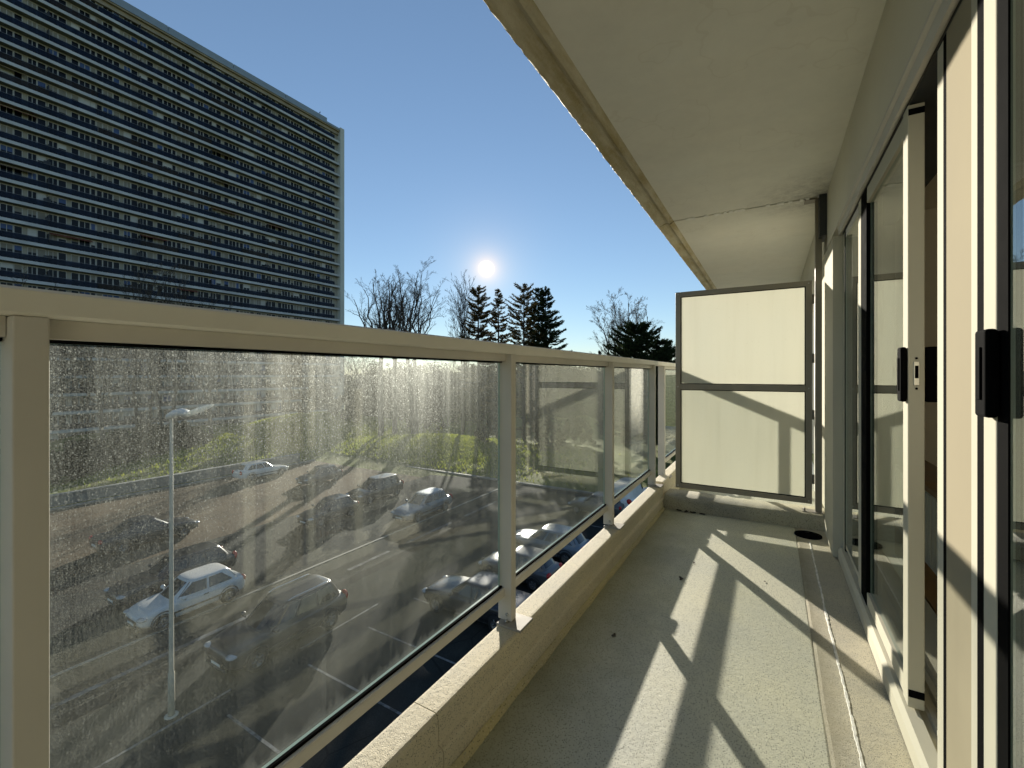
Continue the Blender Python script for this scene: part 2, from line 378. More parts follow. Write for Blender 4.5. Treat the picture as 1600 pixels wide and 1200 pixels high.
# ------------------------------------------------------------------ mesh helpers
class MB:
    def __init__(s): s.v = []; s.f = []; s.mi = []; s.sm = []
    def add(s, vs_, fs, mi=0, smooth=False):
        o = len(s.v); s.v.extend([tuple(p) for p in vs_])
        for f in fs: s.f.append(tuple(i + o for i in f)); s.mi.append(mi); s.sm.append(smooth)
        return s
    def box(s, x0, x1, y0, y1, z0, z1, mi=0):
        return s.add([(x0, y0, z0), (x1, y0, z0), (x1, y1, z0), (x0, y1, z0), (x0, y0, z1), (x1, y0, z1), (x1, y1, z1), (x0, y1, z1)],
              [(3, 2, 1, 0), (4, 5, 6, 7), (0, 1, 5, 4), (1, 2, 6, 5), (2, 3, 7, 6), (3, 0, 4, 7)], mi)
    def prism(s, prof, y0, y1, mi=0, smooth=False, ny=1, jit=None):
        """profile of (x, z) points, counter-clockwise seen from -Y, run along Y"""
        n = len(prof); vs_ = []; fs = []
        for j in range(ny + 1):
            y = y0 + (y1 - y0) * j / ny
            for i, (x, z) in enumerate(prof):
                dx, dz = jit(i, y) if jit else (0, 0)
                vs_.append((x + dx, y, z + dz))
        for j in range(ny):
            for i in range(n):
                k = (i + 1) % n
                fs.append((j * n + i, j * n + k, (j + 1) * n + k, (j + 1) * n + i))
        s.add(vs_, fs, mi, smooth)
        o = len(s.v) - len(vs_)
        s.f.append(tuple(o + i for i in reversed(range(n)))); s.mi.append(mi); s.sm.append(False)
        s.f.append(tuple(o + ny * n + i for i in range(n))); s.mi.append(mi); s.sm.append(False)
        return s
    def tube(s, pts, rads, n=8, mi=0, caps=True, smooth=True):
        pts = [Vector(p) for p in pts]; o = len(s.v); up = None
        for i, p in enumerate(pts):
            d = (pts[min(i + 1, len(pts) - 1)] - pts[max(i - 1, 0)]).normalized()
            a = d.orthogonal().normalized() if up is None else (up - d * up.dot(d)).normalized()
            up = a; b = d.cross(a)
            for k in range(n):
                t = 2 * math.pi * k / n
                s.v.append(tuple(p + (a * math.cos(t) + b * math.sin(t)) * rads[i]))
        for i in range(len(pts) - 1):
            for k in range(n):
                q = (k + 1) % n
                s.f.append((o + i * n + k, o + i * n + q, o + (i + 1) * n + q, o + (i + 1) * n + k)); s.mi.append(mi); s.sm.append(smooth)
        if caps:
            s.f.append(tuple(o + k for k in reversed(range(n)))); s.mi.append(mi); s.sm.append(False)
            e = o + (len(pts) - 1) * n
            s.f.append(tuple(e + k for k in range(n))); s.mi.append(mi); s.sm.append(False)
        return s
    def lathe(s, prof, c=(0, 0, 0), axis='Z', n=24, mi=0, smooth=True):
        o = len(s.v)
        for (r, h) in prof:
            for k in range(n):
                t = 2 * math.pi * k / n; a, b = r * math.cos(t), r * math.sin(t)
                p = (a, b, h) if axis == 'Z' else ((a, h, b) if axis == 'Y' else (h, a, b))
                s.v.append((p[0] + c[0], p[1] + c[1], p[2] + c[2]))
        for i in range(len(prof) - 1):
            for k in range(n):
                q = (k + 1) % n; f = (o + i * n + k, o + i * n + q, o + (i + 1) * n + q, o + (i + 1) * n + k)
                s.f.append(f if axis != 'Y' else f[::-1]); s.mi.append(mi); s.sm.append(smooth)
        return s
    def mesh(s, name, mats, off=(0, 0, 0)):
        me = bpy.data.meshes.new(name)
        v = [(p[0] - off[0], p[1] - off[1], p[2] - off[2]) for p in s.v]
        me.from_pydata(v, [], s.f)
        for m in (mats if isinstance(mats, (list, tuple)) else [mats]): me.materials.append(m)
        me.polygons.foreach_set('material_index', s.mi)
        me.polygons.foreach_set('use_smooth', s.sm)
        me.update(); return me
    def build(s, name, mats, parent=None, bevel=0, seg=2, subsurf=0, fix=False):
        off = parent['_o'] if parent is not None and '_o' in parent else (0, 0, 0)
        o = link(name, s.mesh(name, mats, off), parent)
        if parent is not None and '_o' in parent: o['_o'] = parent['_o']
        if bevel:
            b = o.modifiers.new('bevel', 'BEVEL'); b.width = bevel; b.segments = seg; b.limit_method = 'ANGLE'; b.angle_limit = R(35)
        if subsurf:
            b = o.modifiers.new('sub', 'SUBSURF'); b.levels = subsurf; b.render_levels = subsurf
        return o
def link(name, me, parent=None):
    o = bpy.data.objects.new(name, me); C.objects.link(o)
    if parent is not None: o.parent = parent
    return o
def tag(o, label=None, cat=None, group=None, kind=None):
    if label: o['label'] = label
    if cat: o['category'] = cat
    if group: o['group'] = group
    if kind: o['kind'] = kind
    return o
def thing(name, label, cat, loc=(0, 0, 0), rz=0, group=None):
    o = bpy.data.objects.new(name, None); C.objects.link(o)
    o.location = loc; o.rotation_euler = (0, 0, rz); o.empty_display_size = .2
    if rz == 0: o['_o'] = tuple(loc)
    return tag(o, label, cat, group)
def dup(root, loc, rz=0, scale=None):
    def cp(o, par):
        c = o.copy(); C.objects.link(c)
        if par is not None: c.parent = par
        for ch in o.children: cp(ch, c)
        return c
    r = cp(root, None); r.location = loc; r.rotation_euler = (0, 0, rz)
    if scale: r.scale = scale
    return r
def struct(name, mb, mat, **kw):
    return tag(mb.build(name, mat, None, **kw), kind='structure')

# ------------------------------------------------------------------ the balcony
FZ, CZ = -1.13, 1.30           # floor and ceiling heights relative to the eye
RX = -0.85                     # inner face of the rail
WX = 0.37                      # window plane
YN, YF = -2.6, 3.9             # balcony run
WALLPROF = None
m = MB(); m.prism([(-.783, FZ - .22), (.1486, FZ - .22), (.1486, FZ - .0015), (.144, FZ), (-.783, FZ)], YN, YF - .05)
struct('balcony_floor', m, M['floor'])
m = MB(); m.prism([(.149, FZ - .22), (.46, FZ - .22), (.46, FZ + .004), (.160, FZ + .0015), (.149, FZ - .0018)], YN, YF - .05, ny=60,
     jit=lambda i, y: (.0018 * math.sin(y * 9 + 1) + .001 * math.sin(y * 23), 0) if i in (3, 4) else (0, 0))
struct('threshold_strip', m, M['strip'])
m = MB()
pr = [(.224, FZ + .0015), (.233, FZ + .0015), (.2315, FZ + .0045), (.2255, FZ + .0045)]
q = random.Random(8); wob = [q.uniform(-1, 1) for _ in range(700)]
def sj(i, y):
    k = int((y - YN) / .011); b = .005 * math.sin(y * 1.3 + 1) + .0012 * math.sin(y * 7)
    return (b + (.0016 * (wob[k % 700] + .8 * wob[(k // 5) % 700]) if i in (0, 3) else .0016 * (wob[(k * 7 + 3) % 700] + .8 * wob[(k // 6 + 40) % 700])), .0004 * wob[(k * 3 + 1) % 700] if i > 1 else 0)
m.prism(pr, YN, 3.55, ny=560, jit=sj)
struct('sealant_line', m, M['sealant'])
# parapet in cast lengths with a fine joint between them
def parapet(y0, y1, top=-.952):
    q = random.Random(int(y0 * 100))
    pf = [(-.899, FZ - .22), (-.784, FZ - .22), (-.784, FZ + .075), (-.788, FZ + .084), (-.802, FZ + .090), (-.804, top - .016), (-.807, top - .006), (-.813, top - .001), (-.820, top), (-.888, top), (-.895, top - .002), (-.900, top - .008), (-.901, top - .03)]
    m = MB(); m.prism(pf, y0, y1, ny=max(2, int((y1 - y0) / .25)), smooth=False)
    return struct('parapet', m, M['parapet'])
for a, b_ in ((YN, -.52), (-.517, .955), (.958, 2.46), (2.463, 3.93)): parapet(a, b_)
parapet(3.96, 6.4, -.935); parapet(6.404, 10.0, -.935)
m = MB(); m.prism([(-.7835, FZ - .01), (-.762, FZ - .01), (-.768, FZ + .008), (-.7835, FZ + .020)], YN, YF - .06, ny=90, jit=lambda i, y: (.002 * math.sin(y * 13) + .0015 * math.sin(y * 37), .0015 * math.sin(y * 29)))
struct('floor_cove', m, M['plinth'])
# curb under the screen
q = random.Random(5)
m = MB()
nx = 46; vs_ = []; fs = []
sec = [(YF - .05, FZ - .02), (YF - .05, FZ + .075), (YF - .038, FZ + .098), (YF - .01, FZ + .104), (YF + .20, FZ + .108), (YF + .22, FZ + .09), (YF + .22, FZ - .02)]
for i in range(nx + 1):
    x = -.782 + (.345 + .782) * i / nx
    for j, (y, z) in enumerate(sec):
        k = 0 if j in (0, 6) else 1
        vs_.append((x, y + k * q.uniform(-.003, .003), z + k * (q.uniform(-.002, .002) + .004 * math.sin(x * 7))))
ns = len(sec)
for i in range(nx):
    for j in range(ns - 1):
        fs.append((i * ns + j, (i + 1) * ns + j, (i + 1) * ns + j + 1, i * ns + j + 1))
m.add(vs_, fs, 0, True)
m.add([vs_[j] for j in range(ns)] , [tuple(range(ns))]); m.add([vs_[nx * ns + j] for j in range(ns)], [tuple(reversed(range(ns)))])
struct('curb', m, M['curb'])
# neighbour's floor
m = MB(); m.box(-.783, .46, YF + .22, 10.0, FZ - .22, FZ - .002); struct('neighbour_floor', m, M['floor'])
# ceiling slab: main plate + lumpy weathered edge with a drip bead
for nm, y0, y1 in (('ceiling', YN, 3.90), ('ceiling', 3.925, 12.0)):
    m = MB(); m.prism([(-.712, CZ), (-.70, CZ + .2), (1.0, CZ + .2), (1.0, CZ)][::-1], y0, y1)
    struct(nm, m, M['ceiling'])
    q = random.Random(int(y0 * 7 + 3)); tab = {}
    def jit(i, y, q=q, tab=tab):
        a = q.uniform(-1, 1)
        if i in (4, 5, 6): return (.0055 * a + .004 * math.sin(y * 31 + i), .003 * q.uniform(-1, 1))
        return (.0012 * a, .0012 * q.uniform(-1, 1))
    edge = [(-.712, CZ + .2), (-.712, CZ + .006), (-.722, CZ - .006)]
    bead = [(-.728, CZ - .014), (-.745, CZ - .020), (-.762, CZ - .016), (-.772, CZ - .002)]
    full = [(-.7125, CZ + .20), (-.7125, CZ + .004), (-.728, CZ - .012), (-.745, CZ - .019), (-.768, CZ - .010), (-.786, CZ - .012), (-.825, CZ - .030), (-.838, CZ - .036), (-.846, CZ - .026), (-.850, CZ + .2)]
    def jit2(i, y, q=q):
        a = q.uniform(-1, 1)
        if i in (7, 8): return (.0028 * a + .0015 * math.sin(y * 40) * math.sin(y * 13), .002 * q.uniform(-1, 1))
        if i in (1, 9, 0): return (0, 0)
        return (.0004 * a, .0004 * q.uniform(-1, 1))
    m = MB(); m.prism(full[::-1], y0, y1, ny=int((y1 - y0) / .022), jit=lambda i, y: jit2(len(full) - 1 - i, y), smooth=False)
    struct('slab_edge', m, M['edge'])
m = MB(); m.box(-.835, .33, 3.9005, 3.9245, CZ + .012, CZ + .19); struct('joint_filler', m, M['kerb'])
m = MB()
q = random.Random(11)
for i in range(26):
    x = -.62 + .95 * i / 26
    if q.random() < .55: m.box(x, x + q.uniform(.02, .05), 3.885 + q.uniform(-.004, .004), 3.935, CZ - .004 - q.uniform(0, .003), CZ + .006)
M['flake'] = simple('flaking white paint', (.88, .88, .82), .6, 0, .2, 30)
tag(m.build('flaking_paint', M['flake']), kind='structure')
# lintel wall over the windows, and walls at each end
m = MB(); m.box(.345, .62, YN, 3.86, .905, CZ + .1); struct('lintel_wall', m, M['lintel'])
m = MB(); m.box(.345, .62, 4.06, 10.0, .905, CZ + .1); m.box(.36, .62, 4.4, 5.2, FZ, .905); m.box(.36, .62, 7.6, 10.0, FZ, .905); struct('neighbour_wall', m, M['lintel'])
m = MB(); m.box(.40, .62, YN, -1.9, FZ, .905); struct('end_wall', m, M['lintel'])
m = MB(); m.box(.325, .47, 3.32, 3.80, FZ + .013, .845); struct('pilaster', m, M['frame_cream'], bevel=.004)
m = MB(); m.box(.352, .60, 3.803, 3.895, FZ + .1, .90); m.box(.30, .345, 3.865, 4.06, 1.0, CZ); struct('joint_cover', m, M['tower_dark'])
m = MB(); m.box(.352, .62, 3.90, 4.4, FZ + .1, .90); struct('wall_return', m, M['frame_cream'])

# ---- railings
def railing(label, posts, y0, y1, joints, parent_loc, dirty):
    t = thing('balcony_railing', label, 'railing', parent_loc)
    cuts = [y0] + joints + [y1]
    for a, b_ in zip(cuts[:-1], cuts[1:]):
        m = MB(); m.prism([(RX - .075, .078), (RX - .004, .078), (RX, .082), (RX, .112), (RX - .004, .116), (RX - .075, .116), (RX - .079, .112), (RX - .079, .082)], a + .0008, b_ - .0008)
        m.build('top_rail', M['rail'], t)
    GX = RX - .054
    for i, py in enumerate(posts):
        m = MB(); m.box(RX - .061, RX - .0015, py - .0175, py + .0175, -.9423, .0775)
        p = m.build('post', M['post'], t, bevel=.0022)
        m = MB(); m.box(RX - .049, RX + .056, py - .050, py + .050, -.9518, -.9425)
        m.build('base_plate', M['plate_metal'], p, bevel=.0015)
        for sgn in (-1, 1):
            m = MB(); m.lathe([(0, .0), (.007, .0), (.007, .007), (.004, .009), (0, .009)], (RX - .018, py + sgn * .0275, -.9426), 'Z', 8)
            m.build('bolt', M['steel'], p)
        m = MB(); m.lathe([(0, 0), (.0065, 0), (.0065, -.004), (.003, -.006), (0, -.006)], (RX - .020, py - .0176, -.918), 'Y', 8); m.build('bolt', M['steel'], p)
    for a, b_ in zip(posts[:-1], posts[1:]):
        a2, b2 = a + .0185, b_ - .0185
        if b_ - a < .3: continue
        m = MB(); m.prism([(GX - .012, .050), (RX - .026, .050), (RX - .026, .0775), (GX - .012, .0775)], a2, b2); m.build('glass_channel', M['post'], t)
        m = MB(); m.prism([(GX - .010, .045), (GX + .012, .045), (GX + .012, .0495), (GX - .010, .0495)], a2, b2); m.build('gasket', M['rubber'], t)
        m = MB(); m.prism([(GX - .012, -.854), (RX - .033, -.854), (RX - .031, -.852), (RX - .031, -.823), (RX - .034, -.820), (GX - .010, -.820), (GX - .012, -.823)], a2, b2); m.build('bottom_rail', M['post'], t)
        m = MB(); m.prism([(GX - .008, -.8195), (GX + .013, -.8195), (GX + .011, -.8135), (GX - .006, -.8135)], a2, b2); m.build('gasket', M['rubber'], t)
        # pane: the outer sheet face carries the dirt
        m = MB()
        x0, x1, z0, z1 = GX - .004, GX + .004, -.813, .0448
        ya, yb = a2 + .004, b2 - .004
        vv = [(x0, ya, z0), (x1, ya, z0), (x1, yb, z0), (x0, yb, z0), (x0, ya, z1), (x1, ya, z1), (x1, yb, z1), (x0, yb, z1)]
        m.add(vv, [(3, 0, 4, 7)], 0); m.add(vv, [(1, 2, 6, 5)], 1); m.add(vv, [(3, 2, 1, 0), (4, 5, 6, 7), (0, 1, 5, 4), (2, 3, 7, 6)], 2)
        m.build('glass_pane', [M['pane_dirty'], M['pane_clear'], M['pane_edge']], t)
    return t
railing('greige aluminium balcony railing with dusty glass panes, nearest the camera', [-2.3, -1.075, .180, 1.457, 2.696, 3.852], YN, 3.93, [2.52], (RX, .18, -.952), True)
railing('neighbouring glass railing seen beyond the opal screen', [4.25, 5.42, 6.6, 7.8, 9.0], 3.96, 9.6, [6.4], (RX, 4.25, -.952), True)

# ---- opal privacy screen and its post
PY = 3.97
t = thing('privacy_screen', 'opal glass privacy screen in a bronze grey frame across the balcony end', 'screen', (-.2, PY, -.965))
x0, x1, z0, z1 = -.705, .262, -.965, .700
def bar(nm, a): 
    m = MB(); m.box(*a); return m.build(nm, M['screen_frame'], t, bevel=.002)
fw = .040
bar('stile', (x0, x0 + fw, PY - .02, PY + .02, z0, z1)); bar('stile', (x1 - fw, x1, PY - .02, PY + .02, z0, z1))
bar('frame_rail', (x0 + fw, x1 - fw, PY - .019, PY + .019, z1 - fw, z1)); bar('frame_rail', (x0 + fw, x1 - fw, PY - .019, PY + .019, z0, z0 + fw))
bar('mid_rail', (x0 + fw, x1 - fw, PY - .021, PY + .019, -.128, -.082))
for a, b_ in ((z0 + fw, -.128), (-.082, z1 - fw)):
    m = MB(); m.box(x0 + fw + .003, x1 - fw - .003, PY - .004, PY + .004, a + .003, b_ - .003); m.build('opal_panel', M['opal'], t)
    m = MB()
    for (xa, xb, za, zb) in ((x0 + fw, x0 + fw + .006, a, b_), (x1 - fw - .006, x1 - fw, a, b_), (x0 + fw + .006, x1 - fw - .006, a, a + .006), (x0 + fw + .006, x1 - fw - .006, b_ - .006, b_)):
        m.box(xa, xb, PY - .012, PY - .005, za, zb)
    m.build('gasket', M['rubber'], t)
for sx in (x0 + fw / 2, x1 - fw / 2):
    for sz in (z0 + .02, -.105, z1 - .02):
        m = MB(); m.lathe([(0, 0), (.0055, 0), (.0045, -.002), (0, -.0025)], (sx, PY - .0201, sz), 'Y', 10); m.build('screw', M['steel'], t)
for hz in (-.78, -.30, .12, .56):
    m = MB(); m.tube([(.270, PY - .012, hz - .035), (.270, PY - .012, hz + .035)], [.008, .008], 10); m.build('hinge', M['screen_frame'], t)
t = thing('screen_post', 'dark square post carrying the opal screen, from curb to ceiling', 'post', (.30, PY, FZ + .1))
m = MB(); m.box(.281, .323, PY - .021, PY + .021, FZ + .112, CZ - .01); m.build('shaft', M['screen_frame'], t, bevel=.003)
m = MB(); m.box(.20, .335, PY - .045, PY + .045, FZ + .104, FZ + .1115); m.tube([(.215, PY - .03, FZ + .11), (.215, PY - .03, FZ + .135)], [.006, .006], 8); m.build('foot_plate', M['screen_frame'], t)
m = MB(); m.box(.215, .335, PY - .05, PY + .04, CZ - .0095, CZ - .0015); m.build('head_plate', M['screen_frame'], t)

# ---- floor drain
t = thing('floor_drain', 'round black floor drain near the curb', 'drain', (.222, 3.70, FZ + .012))
dx, dy = .222, 3.70
m = MB(); m.lathe([(.082, .004), (.082, .011), (.070, .012), (.066, .008)], (dx, dy, FZ), 'Z', 28); m.build('ring', M['black_plastic'], t)
m = MB(); m.lathe([(.066, .0075), (0, .0065)], (dx, dy, FZ), 'Z', 28)
for k in range(-3, 4):
    w = math.sqrt(.062 ** 2 - (k * .017) ** 2); m.box(dx - w, dx + w, dy + k * .017 - .004, dy + k * .017 + .004, FZ + .0075, FZ + .0105)
m.build('grate', M['black_plastic'], t)

# ---- window frame, sliding leaves
HZ, SZ = .845, -1.035
t = thing('window_frame', 'cream aluminium sliding window frame along the balcony wall', 'window frame', (WX, 1.4, SZ))
m = MB(); m.prism([(.352, HZ), (.362, HZ), (.362, HZ + .012), (.372, HZ + .012), (.372, HZ + .03), (.60, HZ + .03), (.60, .904), (.340, .904), (.340, .893), (.352, .889)], -1.9, 3.315); m.build('head', M['post'], t)
m = MB(); m.box(.3725, .60, -1.9, 3.315, HZ + .0, HZ + .0295); m.build('head_track', M['tower_dark'], t)
m = MB(); m.prism([(.350, FZ + .013), (.60, FZ + .013), (.60, SZ + .02), (.470, SZ + .02), (.470, SZ - .005), (.452, SZ - .005), (.452, SZ - .028), (.432, SZ - .028), (.432, SZ - .005), (.418, SZ - .005), (.418, SZ - .028), (.395, SZ - .028), (.395, SZ - .01), (.362, SZ - .012), (.350, SZ - .03)], -1.9, 3.315); m.build('sill', M['frame_cream'], t)
m = MB(); m.box(.375, .60, 3.225, 3.318, SZ - .01, HZ); m.build('jamb', M['frame_cream'], t, bevel=.002)
def stile(par, x0, x1, y0, y1, mat, z0=SZ + .002, z1=HZ - .004, nm='stile', bv=.003):
    m = MB(); m.box(x0, x1, y0, y1, z0, z1); return m.build(nm, mat, par, bevel=bv)
def pane(par, x, y0, y1, z0, z1):
    m = MB(); a, b_ = x - .003, x + .003
    vv = [(a, y0, z0), (b_, y0, z0), (b_, y1, z0), (a, y1, z0), (a, y0, z1), (b_, y0, z1), (b_, y1, z1), (a, y1, z1)]
    m.add(vv, [(3, 0, 4, 7)], 0); m.add(vv, [(1, 2, 6, 5)], 1); m.add(vv, [(3, 2, 1, 0), (4, 5, 6, 7), (0, 1, 5, 4), (2, 3, 7, 6)], 2)
    return m.build('glass_pane', [M['pane_door'], M['pane_double'], M['pane_edge']], par)
# far fixed light
t = thing('fixed_window', 'narrow fixed glass light next to the far pilaster', 'window', (.43, 2.9, SZ))
pane(t, .376, 2.724, 3.192, SZ + .05, HZ - .05)
stile(t, .372, .45, 3.193, 3.224, M['rubber'], nm='gasket', bv=0)
stile(t, .368, .45, 2.651, 2.722, M['frame_cream'])
m = MB(); m.box(.374, .45, 2.7225, 3.1925, HZ - .05, HZ - .004); m.build('rail', M['post'], t); m = MB(); m.box(.374, .45, 2.7225, 3.1925, SZ + .021, SZ + .05); m.build('rail', M['frame_cream'], t)
def handle(par, x0, x1, yc, zc, w=.05, h=.165, flip=False):
    m = MB()
    prof = [(-.5, -.5), (.38, -.5), (.5, -.42), (.5, .40), (.38, .5), (-.5, .5)]
    ys = [yc - w / 2, yc + w / 2]
    vs_ = []; 
    for y in ys:
        for (a, b_) in prof:
            aa = -a if flip else a
            vs_.append((x0 + (x1 - x0) * (aa + .5), y, zc + h * b_))
    n = 6
    fs = [tuple(range(n)), tuple(reversed(range(n, 2 * n)))] + [(i, n + i, n + (i + 1) % n, (i + 1) % n) for i in range(n)]
    if not flip: fs = [tuple(reversed(f)) for f in fs]
    m.add(vs_, fs); h_o = m.build('handle', M['black_plastic'], par, bevel=.006, seg=3)
    sx_ = x1 if flip else x0
    m = MB(); m.box(min(sx_, sx_ + (.003 if flip else -.003)), max(sx_, sx_ + (.003 if flip else -.003)), yc - w * .18, yc + w * .18, zc - h * .30, zc + h * .30); m.build('grip', M['black_plastic'], h_o, bevel=.001)
    if not flip:
        m = MB(); m.box(x0 + .006, x1 - .002, yc + w / 2 - .001, yc + w / 2 + .006, zc - .022, zc + .022); m.build('latch_plate', M['steel'], h_o, bevel=.002)
    return h_o
# open leaf (seen edge on)
t = thing('sliding_door', 'half open sliding glass door leaf with lock plate in its edge', 'sliding door', (.385, 2.1, SZ))
LX0, LX1 = .368, .408
stile(t, LX0, LX1, 1.812, 1.872, M['frame_cream'], SZ - .004)
stile(t, LX0 + .001, LX1, 2.515, 2.648, M['rubber'], SZ - .004, nm='weather_strip', bv=0)
m = MB(); m.box(LX0 + .003, LX1 - .003, 1.873, 2.514, HZ - .075, HZ - .006); m.build('top_rail', M['frame_cream'], t, bevel=.002)
m = MB(); m.box(LX0 + .003, LX1 - .003, 1.873, 2.514, SZ, SZ + .055); m.build('bottom_rail', M['frame_cream'], t, bevel=.002)
pane(t, .386, 1.874, 2.513, SZ + .056, HZ - .076)
m = MB(); m.box(LX0 + .001, LX1 - .001, 1.8095, 1.812, HZ - .037, HZ - .018); m.build('seal', M['rubber'], t)
m = MB(); m.box(LX0 + .001, LX1 - .001, 1.8095, 1.812, SZ + .03, SZ + .052); m.build('seal', M['rubber'], t)
handle(t, .350, .3675, 1.833, .0, .046, .172); handle(t, .4085, .45, 1.845, .0, .045, .172, True)
m = MB(); m.box(.381, .395, 1.8085, 1.8115, -.034, .040); lp = m.build('lock_plate', M['steel'], t, bevel=.001)
m = MB(); m.box(.384, .392, 1.806, 1.8084, -.012, .027); m.build('latch', M['black_plastic'], lp)
for z in (.050, -.044):
    m = MB(); m.lathe([(0, 0), (.0035, 0), (.0035, .0016), (0, .0016)], (.388, 1.8098, z), 'Y', 10); m.build('screw', M['black_plastic'], lp)
# closed leaf next to the camera
t = thing('sliding_door', 'closed sliding glass door leaf at the right edge, with large black handle', 'sliding door', (.385, .4, SZ))
stile(t, .372, .44, 1.497, 1.548, M['frame_cream'], SZ - .002, nm='edge_strip')
stile(t, .3712, .44, 1.471, 1.4965, M['rubber'], SZ - .002, nm='gasket', bv=0)
stile(t, .370, .44, 1.3065, 1.4705, M['frame_beige'], SZ - .002, nm='cover_panel', bv=.0015)
stile(t, .367, .41, 1.2635, 1.3058, M['frame_cream'], SZ - .002)
stile(t, .3645, .41, 1.2085, 1.263, M['rubber'], SZ - .002, nm='gasket', bv=0)
stile(t, .357, .41, 1.150, 1.208, M['frame_cream'], SZ - .002)
stile(t, .3585, .41, 1.108, 1.1495, M['rubber'], SZ - .002, nm='gasket', bv=0)
pane(t, .3645, -1.2, 1.1075, SZ + .056, HZ - .076)
m = MB(); m.box(.361, .408, -1.2, 1.1075, HZ - .075, HZ - .006); m.build('top_rail', M['frame_cream'], t); m = MB(); m.box(.361, .408, -1.2, 1.1075, SZ, SZ + .055); m.build('bottom_rail', M['frame_cream'], t)
stile(t, .367, .41, -1.26, -1.2005, M['frame_cream'], SZ - .002)
handle(t, .3365, .3565, 1.156, .002, .052, .163)

# ---- the room behind
m = MB(); m.box(.61, 6.0, -2.2, 4.2, SZ - .05, SZ + .018); struct('room_floor', m, M['wood_floor'])
m = MB(); m.box(.621, 6.0, -2.2, 4.2, 1.15, 1.2); struct('room_ceiling', m, M['room_wall'])
m = MB(); m.box(5.9, 6.0, -2.2, 4.2, SZ + .019, 1.149); struct('room_wall', m, M['room_wall'])
m = MB(); m.box(.625, 5.899, 4.1, 4.2, SZ + .019, 1.149); struct('room_wall', m, M['room_wall'])
m = MB(); m.box(.625, 5.899, -2.2, -2.1, SZ + .019, 1.149); struct('room_wall', m, M['room_wall'])
t = thing('convector', 'low white convector radiator with fins inside the room', 'radiator', (.70, 3.1, SZ + .02))
m = MB(); m.box(.66, .74, 2.3, 3.9, SZ + .10, -.545); m.build('casing', M['radiator'], t, bevel=.004)
m = MB()
for k in range(26): m.box(.652, .6595, 2.33 + k * .06, 2.37 + k * .06, SZ + .13, -.58)
m.build('fin', M['radiator'], t)['kind'] = 'stuff'
t = tag(MB().box(.62, .80, 2.25, 3.95, -.5445, -.515).build('window_shelf', M['wood_dark'], None, bevel=.003), 'varnished wooden shelf above the white convector inside the room', 'shelf')

# ---- bits of debris on the floor
def leafbit(x, y, label, L=.03, k=0, z=FZ):
    q = random.Random(k); m = MB(); a = q.uniform(0, 6.28); n = 7; vs_ = []
    for i in range(n):
        f = i / (n - 1); w = .3 * L * math.sin(math.pi * (f * .9 + .05)) + .001
        cx, cy = x + (f - .5) * L * math.cos(a) + .2 * L * math.sin(f * 5) * math.sin(a), y + (f - .5) * L * math.sin(a)
        for s_ in (-1, 0, 1): vs_.append((cx - s_ * w * math.sin(a), cy + s_ * w * math.cos(a), z + .002 + .35 * L * (abs(s_) * .5 * q.uniform(.5, 1) + .3 * f * f)))
    fs = [(3 * i + j, 3 * i + j + 1, 3 * i + j + 4, 3 * i + j + 3) for i in range(n - 1) for j in range(2)]
    m.add(vs_, fs, 0, True)
    o = m.build('dry_leaf', M['wood_litter']); so_ = o.modifiers.new('s', 'SOLIDIFY'); so_.thickness = .0015
    tag(o, label, 'dry leaf', 'dry leaves on the balcony floor')
M['wood_litter'] = simple('dry leaf', (.035, .025, .014), .8, 0, .3, 60)
leafbit(-.585, 1.86, 'curled dark dry leaf in the shade near the parapet', .024, 1)
leafbit(-.43, 2.56, 'thin twig-like dry leaf in the middle of the shaded floor', .034, 3)
leafbit(-.40, 2.82, 'tiny dry leaf fleck farthest from the camera, in the open floor', .016, 4)
leafbit(-.03, 2.76, 'tiny dry leaf fleck in the sunlit floor by the threshold strip', .012, 5)
for k, x in enumerate((-.66, -.60, -.55, -.48)):
    leafbit(x, 3.835 - .003 * k, ['crumbled leaf bits against the foot of the curb, leftmost', 'crumbled leaf bits against the foot of the curb, second from the left', 'crumbled leaf bits against the foot of the curb, third from the left', 'crumbled leaf bits against the foot of the curb, rightmost'][k], .045, 20 + k)

# ------------------------------------------------------------------ ground
GZ = -9.6
def smooth(a, b, x):
    t_ = min(1, max(0, (x - a) / (b - a))); return t_ * t_ * (3 - 2 * t_)
def hgt(x, y):
    h = GZ - .02
    f = smooth(-47, -80, x) if x < -47 else 0
    left = 1 - smooth(10, 26, y)
    h -= f * 5.0 * left
    mound = math.exp(-(((x + 63) / 11) ** 2 + ((y - 44) / 14) ** 2)) * 3.2 + math.exp(-(((x + 38) / 9) ** 2 + ((y - 44) / 9) ** 2)) * 1.8
    h += mound * smooth(-44.5, -50, x) if y < 32 else mound * smooth(30, 38, y)
    d = math.hypot(x, y)
    h += .35 * math.sin(x * .11) * math.sin(y * .09) * smooth(45, 60, -x if y < 33 else max(-x, y + 12))
    h += smooth(200, 900, d) * 6
    return h
def grid(xs, ys, f):
    m = MB(); n = len(ys)
    m.add([(x, y, f(x, y)) for x in xs for y in ys], [(i * n + j, (i + 1) * n + j, (i + 1) * n + j + 1, i * n + j + 1) for i in range(len(xs) - 1) for j in range(n - 1)], 0, True)
    return m
xs = [-3000, -1500, -800, -400, -250, -180, -150] + [-130 + 2.0 * i for i in range(80)] + [50, 120, 300, 800, 2000]
ys = [-2000, -800, -300, -150, -80] + [-60 + 2.0 * i for i in range(75)] + [100, 120, 150, 200, 300, 500, 900, 1800, 3500]
struct('ground', grid(xs, ys, hgt), M['grass'])
m = MB(); m.box(-28.0, 40, -60, 33.5, GZ - .4, GZ); struct('car_park', m, M['asphalt'])
m = MB(); m.box(-43.6, -28.004, -60, 31.0, GZ - .4, GZ + .002); struct('car_park', m, M['asphalt_sunlit'])
